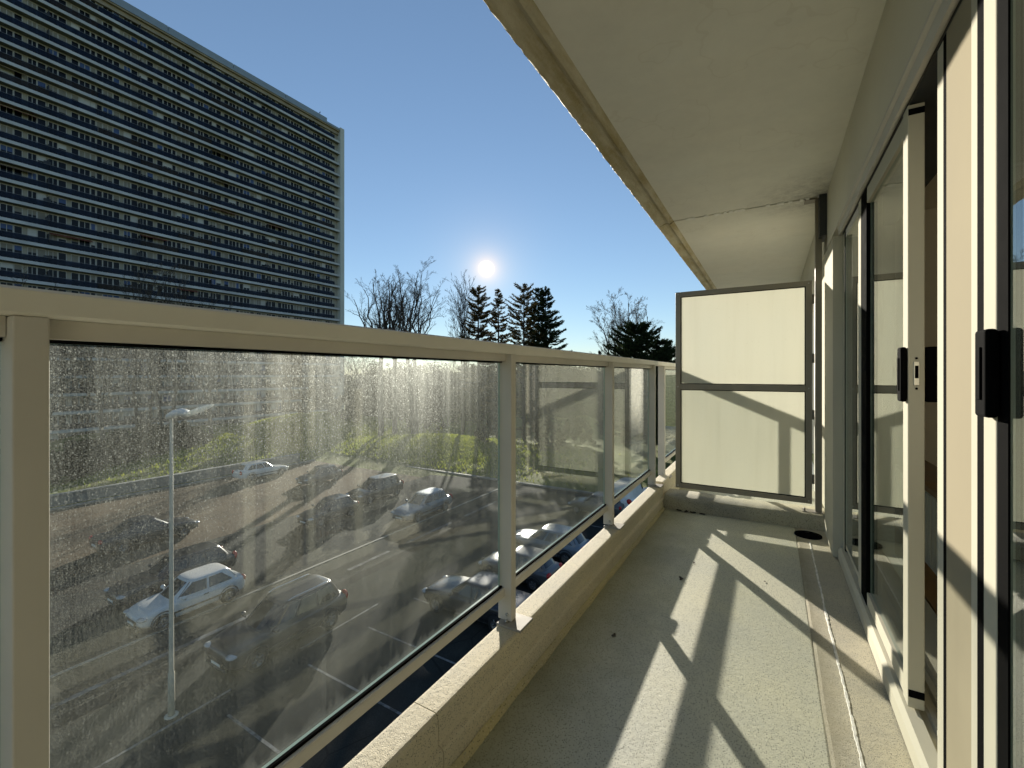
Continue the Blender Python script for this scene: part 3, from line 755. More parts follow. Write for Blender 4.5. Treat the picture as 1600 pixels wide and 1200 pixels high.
for a in ((-19.75, -19.6), (-13.35, -13.2)):
    pass
m = MB(); m.box(-43.9, -43.61, -60, 31, GZ - .3, GZ + .13); struct('kerb', m, M['kerb'], bevel=.02)
m = MB(); m.box(-43.6, 40, 33.51, 33.8, GZ - .3, GZ + .13); struct('kerb', m, M['kerb'], bevel=.02)
m = MB(); m.box(-19.72, -19.60, -40, 33, GZ - .1, GZ + .03); struct('gutter', m, M['kerb'])
def line(x0, x1, y0, y1, z=.004):
    m = MB(); m.box(x0, x1, y0, y1, GZ - .02, GZ + z); return struct('road_marking', m, M['paint_line'])
for k in range(-2, 11): line(-13.2, -8.2, 6.57 + 2.5 * k, 6.65 + 2.5 * k)
for a, b_ in ((-6, 2), (3.9, 12.5), (14.5, 17.2), (18.5, 22.5), (24, 28)): line(-18.0, -17.78, a, b_)
line(-14.22, -14.14, 1.5, 7.2); line(-14.22, -14.14, 9.5, 13)
# low wall along the far kerb
t = thing('garden_wall', 'low dark garden wall with pale coping along the far car park kerb', 'wall', (-45, 10, GZ))
m = MB(); m.box(-45.2, -44.95, -30, 30, GZ - .5, GZ + .75); m.build('wall', M['kerb'], t)
m = MB()
for k in range(40): 
    m = MB(); m.box(-45.28, -44.87, -30 + 1.5 * k, -30 + 1.5 * k + 1.49, GZ + .752, GZ + .84); m.build('coping_stone', M['kerb_pale'], t)

# ------------------------------------------------------------------ the tower
def tower():
    t = thing('apartment_tower', 'very tall apartment slab with white floor bands and dark blue balustrades, left', 'building', (-100, 30, -15))
    TX = -93.0; TY0, TY1 = -30.0, 72.9
    top = 58.05; P = 2.783; NF = 26
    m = MB(); m.box(-110, -94.0, TY0, TY1, -15.5, 60.99); m.build('wall', M['tower_wall'], t)
    m = MB(); m.box(-110, -92.75, TY1 + .003, 74.06, -15.5, 61.75); m.build('end_wall', M['tower_end'], t)
    m = MB(); m.box(-93.997, -92.9, TY0, TY1, 61.0, 61.5); m.box(-93.999, -93.05, TY0, TY1, 60.75, 60.995, 1); m.box(-93.999, -93.5, TY0, TY1, 60.05, 60.745, 1); m.build('roof_slab', [M['tower_roof'], M['tower_soffit']], t)
    y = TY0
    while y < 69.3:
        y2 = min(y + 11.1, 69.4)
        m = MB(); m.box(-94.0, -93.15, y + .06, y2 - .06, 61.51, 62.45); m.build('roof_parapet', M['tower_roof'], t); y = y2
    m = MB(); m.tube([(-94, 68.0, 62.45), (-94, 68.0, 63.6)], [.05, .04], 6); m.box(-94.3, -93.7, 67.97, 68.03, 63.3, 63.4); m.build('antenna', M['tower_dark'], t)
    BW = 5.55; Y0 = 32.6 - BW * 11; nb = 18
    q = random.Random(21)
    floors = [top - P * k for k in range(NF)]
    for z in floors:
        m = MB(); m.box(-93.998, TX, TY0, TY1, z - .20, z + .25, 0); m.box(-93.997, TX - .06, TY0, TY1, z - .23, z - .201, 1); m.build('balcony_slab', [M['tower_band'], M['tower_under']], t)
    # balustrades: a dark panel per bay with a light handrail
    cam_d = lambda y, z: math.sqrt(93 ** 2 + y * y + z * z)
    cells = [(cam_d(Y0 + BW * (b + .5), z), b, z) for b in range(nb) for z in floors if Y0 + BW * b > -19 and Y0 + BW * b < 72]
    vis = sorted([c for c in cells if Y0 + BW * (c[1] + 1) > 14.0 and c[2] > -14])[:295]
    visset = {(c[1], c[2]) for c in vis}
    bal = {}
    for full in (BW, ):
        m = MB(); m.box(-.03, .03, .04, BW - .04, .34, 1.08, 0); m.box(-.05, .05, .0, BW, 1.12, 1.16, 1)
        me = m.mesh('balustrade', [M['tower_glass'], M['tower_rail']])
    rest = MB()
    for d, b, z in cells:
        ya = Y0 + BW * b; yb = min(ya + BW, TY1)
        if (b, z) in visset and yb - ya > BW - .01:
            o = link('balustrade', me, t); o.location = (TX - .06 + 100, ya - 30, z + 15)
        else:
            rest.box(TX - .09, TX - .03, ya + .04, yb - .04, z + .34, z + 1.08, 0); rest.box(TX - .11, TX - .01, ya, yb, z + 1.12, z + 1.16, 1)
    rest.build('balustrade', [M['tower_glass'], M['tower_rail']], t)['kind'] = 'stuff'
    # dividers between flats
    dv = MB()
    for b in range(nb + 1):
        ya = Y0 + BW * b
        if b % 2 == 1 and -19 < ya < 72:
            for z in floors: dv.box(-93.99, TX - .15, ya - .04, ya + .04, z + .3, z + (2.0 if q.random() < .7 else 1.5))
        if b % 2 == 1 and -19 < ya < 72:
            for z in floors:
                if q.random() < .35:
                    w = q.uniform(.2, .5); dv.box(-93.6, -93.25, ya - w, ya + w * .5, z + .3, z + q.uniform(1.3, 1.8))
    aw = MB()
    for k in range(16):
        b = q.choice([5, 6, 7, 8, 9, 11, 12, 13, 14, 15]); z = q.choice(floors[:20]); ya = Y0 + BW * b
        m = MB(); m.prism([(-93.9, z + 2.30), (-93.05, z + 1.95), (-93.05, z + 1.99), (-93.9, z + 2.36)], ya + .2, ya + q.uniform(2.8, 5.2)); m.build('awning', M['awning_' + q.choice(['red', 'brown', 'brown'])], t)
    dv.build('balcony_divider', M['tower_dark'], t)['kind'] = 'stuff'
    # windows: five openings per bay
    lay = [(.10, 1.12), (1.16, 2.1), (2.6, 3.5), (3.54, 4.85), (4.89, 5.5)]
    lay2 = [(.05, .78), (.82, 2.1), (2.14, 3.0), (3.5, 4.45), (4.49, 5.43)]
    meshes = {}
    def wmesh(w, kind):
        key = (round(w, 2), kind)
        if key not in meshes:
            m = MB(); h0, h1 = .32, 2.40
            m.box(-.03, .05, 0, .06, h0, h1); m.box(-.03, .05, w - .06, w, h0, h1); m.box(-.03, .05, .061, w - .061, h1 - .07, h1); m.box(-.03, .05, .061, w - .061, h0, h0 + .05)
            if w > .95: m.box(-.03, .045, w * .5 - .03, w * .5 + .03, h0 + .051, h1 - .071)
            fr = m.mesh('window', M['tower_frame'])
            p = MB(); hb = {'dark': h1, 'half': 1.75, 'low': 1.2, 'full': h0 + .06}[kind]
            p.box(-.01, .01, .061, w - .061, h0 + .051, max(hb - .08, h0 + .055), 0)
            if hb < h1: p.box(-.01, .02, .061, w - .061, max(hb - .08, h0 + .055) + .002, h1 - .071, 1)
            meshes[key] = (fr, m, p)
        return meshes[key]
    wins = []
    for d, b, z in cells:
        ya = Y0 + BW * b
        if ya < -18: continue
        flat = q.random()
        for (a, c) in (lay if b % 2 else lay2):
            if ya + c > TY1: continue
            r = q.random()
            kind = 'dark' if r < .42 + .42 * flat else ('half' if r < .86 else ('low' if r < .93 else 'full'))
            wins.append((d + (0 if ya > 14 else 999), ya + a, z, c - a, kind))
    wins.sort()
    pm = {}
    blind = [M['tower_blind'], M['tower_blind'], M['tower_blind'], M['tower_frame'], M['tower_blue']]
    rf, rp = MB(), MB()
    for i, (d, y, z, w, kind) in enumerate(wins):
        fr, fm, pmb = wmesh(w, kind)
        if i < 298:
            o = link('window', fr, t); o.location = (-93.95 + 100, y - 30, z + 15)
            bm_ = q.choice(blind); key = (round(w, 2), kind, bm_.name)
            if key not in pm: pm[key] = pmb.mesh('pane', [M['tower_pane'], bm_])
            p = link('pane', pm[key], o)
        else:
            off = Vector((-93.95, y, z))
            rf.add([Vector(v) + off for v in fm.v], fm.f)
            o0 = len(rp.v); rp.v.extend([tuple(Vector(v) + off) for v in pmb.v]); alt = q.choice([1, 1, 1, 2, 3])
            for f, mi in zip(pmb.f, pmb.mi): rp.f.append(tuple(k + o0 for k in f)); rp.mi.append(alt if mi else 0); rp.sm.append(False)
    w_ = rf.build('window', M['tower_frame'], t); w_['kind'] = 'stuff'
    p_ = rp.build('pane', [M['tower_pane'], M['tower_blind'], M['tower_frame'], M['tower_blue']], w_); p_['kind'] = 'stuff'
tower()

# ------------------------------------------------------------------ trees
def bare_tree_mesh(seed, H, stems, W=5.0, fork=.5, base_r=.36, fine=1.0, slim=False):
    """trunk that forks into a rounded fan of limbs; every limb ends on the crown's dome and carries side branches and twigs"""
    q = random.Random(seed); tr, cr = MB(), MB()
    def rv(a=1.0): return Vector((q.gauss(0, 1), q.gauss(0, 1), q.gauss(0, 1))) * a
    def path(p, e, n, sag, wob):
        L = (e - p).length; pts = []
        for i in range(n + 1):
            t_ = i / n; b = p.lerp(e, t_)
            b = b + Vector((0, 0, -sag * L * math.sin(math.pi * t_) * (1 - .35 * t_)))
            if 0 < i < n: b = b + rv(wob * L)
            pts.append(b)
        return pts
    def limb(p, e, r, lev, sag=.10):
        n = (9, 7, 5, 3, 2)[lev]; L = (e - p).length
        pts = path(p, e, n, sag, (.018, .028, .035, .04, .05)[lev])
        rads = [max(r * (1 - .80 * (i / n) ** .9), .009) for i in range(n + 1)]
        (tr if lev < 2 else cr).tube(pts, rads, (8, 6, 4, 3, 3)[lev], 0, False)
        if lev >= 4 or L < .35: return
        nk = int({0: 8, 1: 7, 2: 6, 3: 4}[lev] * fine + q.random())
        for k in range(nk):
            t_ = min(.99, .22 + .76 * (k + q.random()) / nk); x = t_ * n; i0 = min(int(x), n - 1); a = pts[i0].lerp(pts[i0 + 1], x - i0)
            d = (pts[i0 + 1] - pts[i0]).normalized(); sd_ = rv(); sd_.z *= .6; sd_ = (sd_ - d * sd_.dot(d)).normalized()
            g_ = q.uniform(.45, .95) * (.5 if slim else 1)
            nd = (d + sd_ * g_ + Vector((0, 0, .22))).normalized()
            Lc = L * q.uniform(.30, .52) * (1.15 - .55 * t_)
            limb(a, a + nd * Lc, max(rads[i0] * q.uniform(.42, .62), .009), lev + 1, -.04)
    for s_ in range(stems):
        a0 = q.uniform(0, 6.28); off = Vector((math.cos(a0 + 6.28 * s_ / stems), math.sin(a0 + 6.28 * s_ / stems), 0)) * (0 if stems == 1 else W * .22)
        fz = H * fork * q.uniform(.94, 1.06); top = off * 1.3 + Vector((0, 0, fz)) + Vector((q.gauss(0, .2), q.gauss(0, .2), 0))
        base = off * .35 + Vector((0, 0, -.4)); R_ = base_r if stems == 1 else base_r * .8
        pts = path(base, top, 7, 0, .008); tr.tube(pts, [R_ * (1 - .32 * i / 7) for i in range(8)], 9, 0, False)
        nl = int((7 if stems == 1 else 5) * (1.0 if not slim else 1.2))
        for k in range(nl):
            u = (k + .5) / nl; az = a0 + k * 2.4; pol = (0.10 + .95 * math.sqrt(u)) * (.35 if slim else 1.0)
            # end point on the dome of the crown
            e = off * .8 + Vector((math.cos(az) * W * math.sin(pol) * q.uniform(.85, 1.1), math.sin(az) * W * math.sin(pol) * q.uniform(.85, 1.1), fz + (H - fz) * (max(math.cos(pol), 0) ** .8) * q.uniform(.90, 1.0) ))
            st_ = top.lerp(base, q.uniform(0, .16) * (u + .2))
            limb(st_, e, R_ * .68 * q.uniform(.55, .85), 0, .06 + .14 * u)
    return tr, cr
def bare_tree(proto, seed, loc, label, H=16, stems=1, group='bare trees beyond the car park', **kw):
    t = thing(proto, label, 'tree', loc, 1e-9, group)
    tr, cr = bare_tree_mesh(seed, H, stems, **kw)
    tr.build('trunk', M['bark'], t); cr.build('crown', M['twig'], t)
    return t
def leaf_tris(m, q, c, rad, n, size, flat=1.0):
    for _ in range(n):
        while True:
            o = Vector((q.uniform(-1, 1), q.uniform(-1, 1), q.uniform(-1, 1)))
            if o.length < 1: break
        p = c + Vector((o.x * rad, o.y * rad, o.z * rad * flat))
        a = Vector((q.gauss(0, 1), q.gauss(0, 1), q.gauss(0, .8))).normalized() * size * q.uniform(.6, 1.3)
        b = a.cross(Vector((q.gauss(0, 1), q.gauss(0, 1), q.gauss(0, 1)))).normalized() * size * .45
        k = len(m.v); m.v.extend([tuple(p - a - b * .3), tuple(p + b), tuple(p + a), tuple(p - b)]); m.f.append((k, k + 1, k + 2, k + 3)); m.mi.append(0); m.sm.append(False)
def conifer(seed, loc, label, H, R0, dens=1.0, mat='needle', start=.22, droop=.25, power=.8, group='conifers under the sun', size=.15, top=.0):
    q = random.Random(seed); t = thing('conifer_tree', label, 'tree', loc, 1e-9, group)
    tr, cr = MB(), MB()
    bend = q.uniform(-.2, .2)
    tr.tube([(0, 0, -.4), (bend * .3, 0, H * .35), (bend, .1, H * .7), (bend * .6, 0, H)], [.30, .22, .12, .02], 8, 0, False)
    z = H * start
    while z < H * .985:
        f = (z - H * start) / (H * (1 - start))
        prof = (1 - f) ** power * (1 - .35 * math.exp(-f * 9)) + top * math.sin(math.pi * min(1, f * 1.02)) 
        for k in range(q.choice((5, 6, 7))):
            a = q.uniform(0, 6.28); L = R0 * prof * q.uniform(.5, 1.15) + .2
            if q.random() < .12: continue
            p0 = Vector((bend * .8 * z / H, 0, z + q.uniform(-.2, .2)))
            up = .35 * f + q.uniform(-.08, .1) - droop * (1 - f)
            tip = p0 + Vector((math.cos(a) * L, math.sin(a) * L, up * L)); mid = p0.lerp(tip, .55) + Vector((0, 0, -.05 * L))
            tip.z += .10 * L
            tr.tube([p0, mid, tip], [.045 * (1 - .6 * f), .028, .01], 4, 0, False)
            ns_ = int(L * 30 * dens) + 6; bd = (tip - p0).normalized(); lat = bd.cross(Vector((0, 0, 1))).normalized()
            for i in range(ns_):
                u = .18 + .82 * q.random() ** .8
                c = p0.lerp(mid, u / .55) if u < .55 else mid.lerp(tip, (u - .55) / .45)
                c = c + Vector((q.gauss(0, .05), q.gauss(0, .05), q.gauss(0, .05)))
                d_ = (bd * q.uniform(.2, 1) + lat * q.uniform(-1.1, 1.1) + Vector((0, 0, q.uniform(-.35, .45)))).normalized()
                ln = size * q.uniform(1.2, 3.2) * (1.15 - .45 * u); w_ = d_.cross(Vector((q.gauss(0, 1), q.gauss(0, 1), q.gauss(0, 1)))).normalized() * size * q.uniform(.22, .42)
                k_ = len(cr.v); cr.v.extend([tuple(c - w_ * .6), tuple(c + d_ * ln * .6 - w_), tuple(c + d_ * ln), tuple(c + d_ * ln * .6 + w_)]); cr.f.append((k_, k_ + 1, k_ + 2, k_ + 3)); cr.mi.append(0); cr.sm.append(False)
        z += H * .018 * q.uniform(.7, 1.3)
    leaf_tris(cr, q, Vector((bend * .6, 0, H * .985)), .16, int(20 * dens), size, 2.2)
    tr.build('trunk', M['bark'], t); cr.build('crown', M[mat], t)
    return t
def bush(seed, loc, label, rx, H, n=60, per=130, mat='evergreen', size=.16, name='evergreen_bush', cat='bush', group=None, trunk=True, peak=False):
    q = random.Random(seed); t = thing(name, label, cat, loc, 1e-9, group); m, tr = MB(), MB()
    for i in range(n):
        a = q.uniform(0, 6.28); f = q.random() ** .8; rr = rx * math.sqrt(q.random()) * (1 - .78 * f ** 1.5 if not peak else (1 - .93 * f) * (1 + .25 * math.sin(a * 3 + f * 9)))
        c = Vector((math.cos(a) * rr, math.sin(a) * rr, H * (.10 + .88 * f)))
        leaf_tris(m, q, c, rx * q.uniform(.06, .17), per, size, q.uniform(.9, 1.6))
        if trunk and i % 2 == 0: tr.tube([(0, 0, -.3), (c.x * .4, c.y * .4, c.z * .5), tuple(c)], [.12, .07, .02], 4, 0, False)
    if trunk: tr.build('trunk', M['bark'], t)
    m.build('crown', M[mat], t)
    return t
def at(px, depth):          # a spot on the ground by bearing (photo column) and depth along the view
    u = (px - 800) / 687.0; s_, c_ = math.sin(R(YAW)), math.cos(R(YAW))
    x, y = (-s_ + c_ * u) * depth, (c_ + s_ * u) * depth
    return (x, y, hgt(x, y))
def hfor(py, depth, loc): return (585 - py) / 687.0 * depth - loc[2]
# big bare trees left of the sun
D = 62
bt = []
specs = [(594, 62, 428, 1, 4.2, 'bare maple next to the tower edge, first of three wide bare crowns'), (617, 66, 424, 1, 3.8, 'bare tree with a forked trunk, middle of the three wide bare crowns'), (650, 60, 411, 2, 4.5, 'tallest bare tree with several stems, rightmost of the three wide crowns')]
for i, (px, d, py, st, W, lab) in enumerate(specs):
    l = at(px, d); H = hfor(py, d, l)
    bare_tree('bare_tree', 140 + i, l, lab, H, st, W=W, fork=.56, base_r=.40, fine=.9)
l = at(722, 70); bare_tree('bare_tree', 51, l, 'slender upright bare tree just left of the brown conifers', hfor(447, 70, l), 2, W=2.0, fork=.42, base_r=.24, slim=True, fine=.75)
l = at(974, 60); bare_tree('bare_tree', 63, l, 'rounded bare tree rising behind the dark evergreen', hfor(456, 60, l), 1, W=5.2, fork=.46, base_r=.38, fine=1.2)
# conifers
for sd, px, d, py, rr, kw, lab in (
    (1, 748, 66, 449, 2.9, dict(mat='needle_brown', dens=2.3, start=.30, power=.30, droop=.1), 'brownish full conifer directly beneath the sun'),
    (2, 777, 70, 451, 4.2, dict(mat='needle_brown', dens=1.7, start=.2, power=.85, droop=.2), 'thin pointed brownish conifer between the full one and the tall pines'),
    (3, 819, 64, 443, 3.6, dict(mat='needle_brown', dens=1.7, start=.40, power=.36, droop=-.05), 'airy tall pine with a bare lower trunk'),
    (4, 853, 64, 447, 6.6, dict(mat='needle', dens=2.6, start=.10, power=.86, droop=.22), 'darkest dense conifer at the right of the group'),
    (6, 840, 68, 450, 3.2, dict(mat='needle', dens=2.2, start=.15, power=.5, droop=.1), 'dark conifer squeezed between the airy pine and the densest one')):
    l = at(px, d); conifer(sd, l, lab, hfor(py, d, l), rr, **kw)
l = at(998, 52); conifer(31, l, 'large dark spreading evergreen to the left of the screen', hfor(506, 52, l), 7.2, dens=2.4, start=.08, droop=-.15, power=.52, group='dark evergreens by the screen', size=.17)
l = at(1036, 54); conifer(32, l, 'smaller dark evergreen tucked against the screen edge', hfor(532, 54, l), 5.2, dens=2.4, start=.08, droop=-.15, power=.55, group='dark evergreens by the screen', size=.17)
l = at(939, 70); bush(5, l, 'small round dark bush peeping over the rail', 1.3, hfor(546, 70, l), 26, 90, size=.2)
# smaller bare trees filling the wood behind
pA = bare_tree('bare_tree', 71, at(560, 78), 'small bare tree at the foot of the tower end', 15, 2, W=4.0, fork=.36, base_r=.2, fine=.85)
pB = bare_tree('bare_tree', 72, at(700, 82), 'low bare tree between the wide crowns and the slender tree', 13.5, 1, W=4.2, fork=.34, base_r=.2, fine=.9)
k = 0
for px, d, sc, pr in ((572, 90, .8, pB), (672, 96, .85, pA), (692, 86, .8, pB), (545, 96, .85, pA), (905, 95, .72, pB), (925, 100, .78, pA), (1015, 78, .98, pA), (1042, 70, .95, pB), (1050, 84, 1.1, pA), (885, 100, .7, pB),
        (12, 52, 1.68, pA), (60, 56, 1.5, pB), (265, 62, 1.62, pA), (330, 66, 1.5, pB), (450, 72, .90, pA), (480, 80, .9, pB), (160, 60, 1.5, pB), (220, 66, 1.55, pA)):
    o = dup(pr, at(px, d), rnd.uniform(0, 6.28), (sc,) * 3); k += 1
    for key in ('label', 'category'): 
        if key in o: pass
    o['group'] = 'small bare trees in the wood behind'
    side = 'in front of the tower' if px < 500 else ('by the wide bare crowns' if px < 720 else 'toward the screen end')
    o['label'] = 'small leafless tree ' + side + ', ' + ['with a leaning thin crown', 'half hidden by its neighbours', 'seen through the dusty glass', 'with an even twiggy crown', 'standing a little apart'][k % 5] + ', ' + ['farther back', 'nearer', 'on the slope', 'at the edge'][k % 4]
# dark winter shrubs along the wall and behind the mound
sh = bush(9, at(150, 50), 'dark winter shrub behind the low garden wall, leftmost', 2.4, 2.3, 34, 110, 'shrub', .22, 'winter_shrub', 'shrub', 'shrubs behind the garden wall', False)
for i, (px, d, sc) in enumerate(((205, 51, 1.1), (255, 53, 1.2), (300, 55, 1.0), (95, 48, 1.2), (125, 54, 1.4), (180, 55, 1.3), (232, 57, 1.3), (280, 58, 1.2))):
    o = dup(sh, at(px, d), i * 1.3, (sc,) * 3); o['label'] = 'dark winter shrub behind the low garden wall, ' + ['second from the left', 'in line with the lamp post', 'by the grass slope', 'next to the near post', 'in the back row nearest the post', 'in the back row left of the lamp', 'in the back row behind the lamp', 'in the back row by the slope'][i]
# the wood behind as one mass
q = random.Random(77); m = MB()
for i in range(900):
    px = q.uniform(575, 1060); d = q.uniform(100, 135); l = at(px, d); h = q.uniform(8, 13.5)
    for j in range(5): leaf_tris(m, q, Vector((l[0] + q.uniform(-1, 1), l[1] + q.uniform(-1, 1), l[2] + h * (.10 + .19 * j + q.uniform(-.08, .08)))), q.uniform(1.0, 2.4) * (1.2 - .15 * j), 26, .34, 1.0)
for i in range(260):
    px = q.uniform(-40, 1060); d = q.uniform(150, 220); l = at(px, d); h = q.uniform(5, 11)
    for j in range(4): leaf_tris(m, q, Vector((l[0], l[1], l[2] + h * (.2 + .2 * j))), q.uniform(1.8, 3.6), 20, .7, 1.0)
tag(m.build('woodland', M['wood_mass']), kind='stuff')
# tall winter grass on the bank and the lawn patches: blades catch the low sun
M['blade'] = leafmat('grass blades', (.16, .22, .02), (.36, .37, .06))
bn = [n_ for n_ in M['blade'].node_tree.nodes if n_.type == 'MIX_SHADER'][0]; bn.inputs[0].default_value = .5
q = random.Random(99); m = MB()
for i in range(60000):
    if i % 3: x, y = q.gauss(-62, 9), q.gauss(43, 11)
    else: x, y = q.gauss(-35, 7), q.gauss(41, 5)
    if x > -45 and y < 34.2: continue
    z = hgt(x, y); a = q.uniform(0, 6.28); w = q.uniform(.05, .12); h = q.uniform(.10, .30)
    k = len(m.v); dx_, dy_ = math.cos(a) * w, math.sin(a) * w
    m.v.extend([(x - dx_, y - dy_, z), (x + dx_, y + dy_, z), (x + q.uniform(-.1, .1), y + q.uniform(-.1, .1), z + h)]); m.f.append((k, k + 1, k + 2)); m.mi.append(0); m.sm.append(False)
tag(m.build('grass', M['blade']), kind='stuff')
# evergreen undergrowth beyond the car park
us = bush(12, at(560, 78), 'dense dark undergrowth left of the sunlit grass', 3.2, 3.4, 40, 120, 'shrub', .24, 'undergrowth_shrub', 'shrub', 'undergrowth beyond the car park', False)
for i, (px, d, sc, w) in enumerate(((590, 84, 1.3, 'below the forked bare tree'), (620, 88, 1.3, 'behind the dark parked car'), (775, 58, 1.0, 'beside the second railing post'), (735, 86, 1.2, 'right of the grass bank'), (850, 56, 1.1, 'below the airy pine'), (900, 58, 1.0, 'below the densest conifer'), (550, 70, 1.3, 'at the tower corner'), (500, 74, 1.3, 'behind the grass mound'), (660, 74, 1.2, 'on the far side of the grass'))):
    o = dup(us, at(px, d), i * 1.9, (sc,) * 3); o['label'] = 'dense dark undergrowth ' + w

# ------------------------------------------------------------------ street lamp
lx, ly = -14.54, 5.79
t = thing('street_lamp', 'tall thin street lamp with white canopied head over the car park', 'street lamp', (lx, ly, GZ))
m = MB(); m.tube([(lx, ly, GZ - .1), (lx, ly, GZ + 1.2), (lx, ly, GZ + 1.25), (lx, ly, -1.22)], [.085, .08, .062, .038], 12); m.build('pole', M['lamp_pole'], t)
m = MB(); m.lathe([(.17, 0), (.17, .02), (.09, .03)], (lx, ly, GZ), 'Z', 12); m.build('base_plate', M['lamp_pole'], t)
dv = Vector((.80, .60, 0)); sd = Vector((-.60, .80, 0))
def head(nm, mat, stn, n=10):
    """lofted along the arm: (distance, half width, half height, centre height)"""
    m = MB(); vs_ = []
    for (u, w, h, zc) in stn:
        for k in range(n):
            a = 2 * math.pi * k / n
            vs_.append(tuple(Vector((lx, ly, -1.24 + zc)) + dv * u + sd * (math.cos(a) * w) + Vector((0, 0, math.sin(a) * h))))
    g_ = len(stn) - 1
    fs = [(i * n + k, i * n + (k + 1) % n, (i + 1) * n + (k + 1) % n, (i + 1) * n + k) for i in range(g_) for k in range(n)]
    fs += [tuple(range(n))[::-1], tuple(g_ * n + k for k in range(n))]
    m.add(vs_, fs, 0, True); return m.build(nm, mat, t)
head('housing', M['lamp_grey'], [(-.13, .05, .04, .02), (-.08, .13, .09, .06), (.08, .18, .12, .13), (.25, .20, .12, .17), (.40, .19, .10, .15), (.47, .15, .06, .11)])
head('canopy', M['lamp_white'], [(.44, .15, .05, .12), (.52, .21, .075, .15), (.75, .21, .075, .24), (.98, .18, .06, .33), (1.08, .10, .03, .37)])

# ------------------------------------------------------------------ cars
WHEEL = None
def wheel_meshes():
    global WHEEL
    if WHEEL: return WHEEL
    m = MB(); m.lathe([(.19, -.09), (.28, -.10), (.305, -.07), (.31, 0), (.305, .07), (.28, .10), (.19, .09)], axis='Y', n=22); ty = m.mesh('tyre', M['tyre'])
    m = MB(); m.lathe([(.0, .075), (.05, .075), (.06, .05), (.17, .06), (.195, .092), (.20, .06), (.2, -.07), (0, -.07)], axis='Y', n=22)
    for k in range(5):
        a = k * 2 * math.pi / 5; c, s_ = math.cos(a), math.sin(a)
        m.tube([(.03 * c, .078, .03 * s_), (.18 * c, .084, .18 * s_)], [.028, .022], 6)
    WHEEL = (ty, m.mesh('rim', M['rim'])); return WHEEL
def car(kind, paint, loc, rz, label, group='cars in the car park', name='parked_car', roof_rails=False):
    P = {'hatch': dict(L=3.78, W=1.66, H=1.40, belt=.88, cab=(-1.72, .92), roof=(-1.28, .22), hood=.80, tail=.90),
         'mpv': dict(L=4.45, W=1.84, H=1.62, belt=.98, cab=(-2.10, 1.22), roof=(-1.72, .35), hood=.92, tail=1.0),
         'sedan': dict(L=4.65, W=1.80, H=1.44, belt=.92, cab=(-1.60, 1.02), roof=(-.85, .22), hood=.82, tail=.95),
         'wagon': dict(L=4.55, W=1.76, H=1.47, belt=.91, cab=(-2.08, .98), roof=(-1.62, .22), hood=.82, tail=.92),
         'van': dict(L=4.9, W=1.9, H=1.95, belt=1.15, cab=(-2.36, 1.5), roof=(-2.25, .85), hood=1.05, tail=1.15)}[kind]
    L, W, H, B = P['L'] / 2, P['W'] / 2, P['H'], P['belt']
    t = thing(name, label, 'van' if kind == 'van' else 'car', loc, rz if rz else 1e-9, group)
    pm = PAINT[paint]
    st = [(-L, .80, P['tail'] - .16, .42), (-L + .05, .90, P['tail'] - .04, .30), (-L + .22, .97, P['tail'], .22), (-L * .55, 1.0, B, .20), (0, 1.0, B - .01, .20), (P['cab'][1] - .05, .99, B - .03, .20), (L * .72, .975, P['hood'], .20), (L - .25, .93, P['hood'] - .07, .22), (L - .08, .84, P['hood'] - .16, .27), (L, .70, P['hood'] - .26, .40)]
    m = MB(); sec = lambda hw, zt, zb: [(0, zb), (.80 * hw, zb), (.96 * hw, zb + .07), (hw, zb + .38 * (zt - zb)), (.985 * hw, zb + .72 * (zt - zb)), (.955 * hw, zt - .035), (.86 * hw, zt), (.5 * hw, zt + .022), (0, zt + .03)]
    ring = []
    for (x, wf, zt, zb) in st:
        h = sec(W * wf, zt, zb); full = h + [(-y, z) for (y, z) in reversed(h[1:-1])]
        ring.append([(x, y, z) for (y, z) in full])
    n = len(ring[0]); vs_ = [p for r_ in ring for p in r_]
    fs = [(i * n + k, i * n + (k + 1) % n, (i + 1) * n + (k + 1) % n, (i + 1) * n + k) for i in range(len(st) - 1) for k in range(n)]
    fs += [tuple(reversed(range(n))), tuple((len(st) - 1) * n + k for k in range(n))]
    fs = [tuple(reversed(f)) for f in fs]
    m.add(vs_, fs, 0, True); m.build('body', pm, t, subsurf=1)
    # cabin as stacked superellipses
    N = 4.5; zb0 = B - .06
    def lev(f):
        a = min(f, 1); xr = P['cab'][0] + (P['roof'][0] - P['cab'][0]) * a ** 1.15; xf = P['cab'][1] + (P['roof'][1] - P['cab'][1]) * a ** .95
        hw = W * (.93 - .21 * a ** 1.1); z = zb0 + (H - .03 - zb0) * a
        return (xf + xr) / 2, (xf - xr) / 2, hw, z
    def se(v): return (max(0, 1 - abs(v) ** N)) ** (1 / N)
    m = MB(); nn = 40; vs_ = []; rows = 0
    for f, shr, dz in ((0, 1, 0), (.25, 1, 0), (.5, 1, 0), (.75, 1, 0), (.92, 1, 0), (1, .985, .006), (1, .93, .022), (1, .7, .034), (1, .3, .040)):
        cx, a, b, z = lev(f); rows += 1
        for k in range(nn):
            th = 2 * math.pi * k / nn; c, s_ = math.cos(th), math.sin(th)
            vs_.append((cx + a * shr * math.copysign(abs(c) ** (2 / N), c), b * shr * math.copysign(abs(s_) ** (2 / N), s_), z + dz))
    fs = [(i * nn + k, i * nn + (k + 1) % nn, (i + 1) * nn + (k + 1) % nn, (i + 1) * nn + k) for i in range(rows - 1) for k in range(nn)] + [tuple((rows - 1) * nn + k for k in range(nn))]
    m.add(vs_, fs, 0, True); m.build('roof', pm, t)
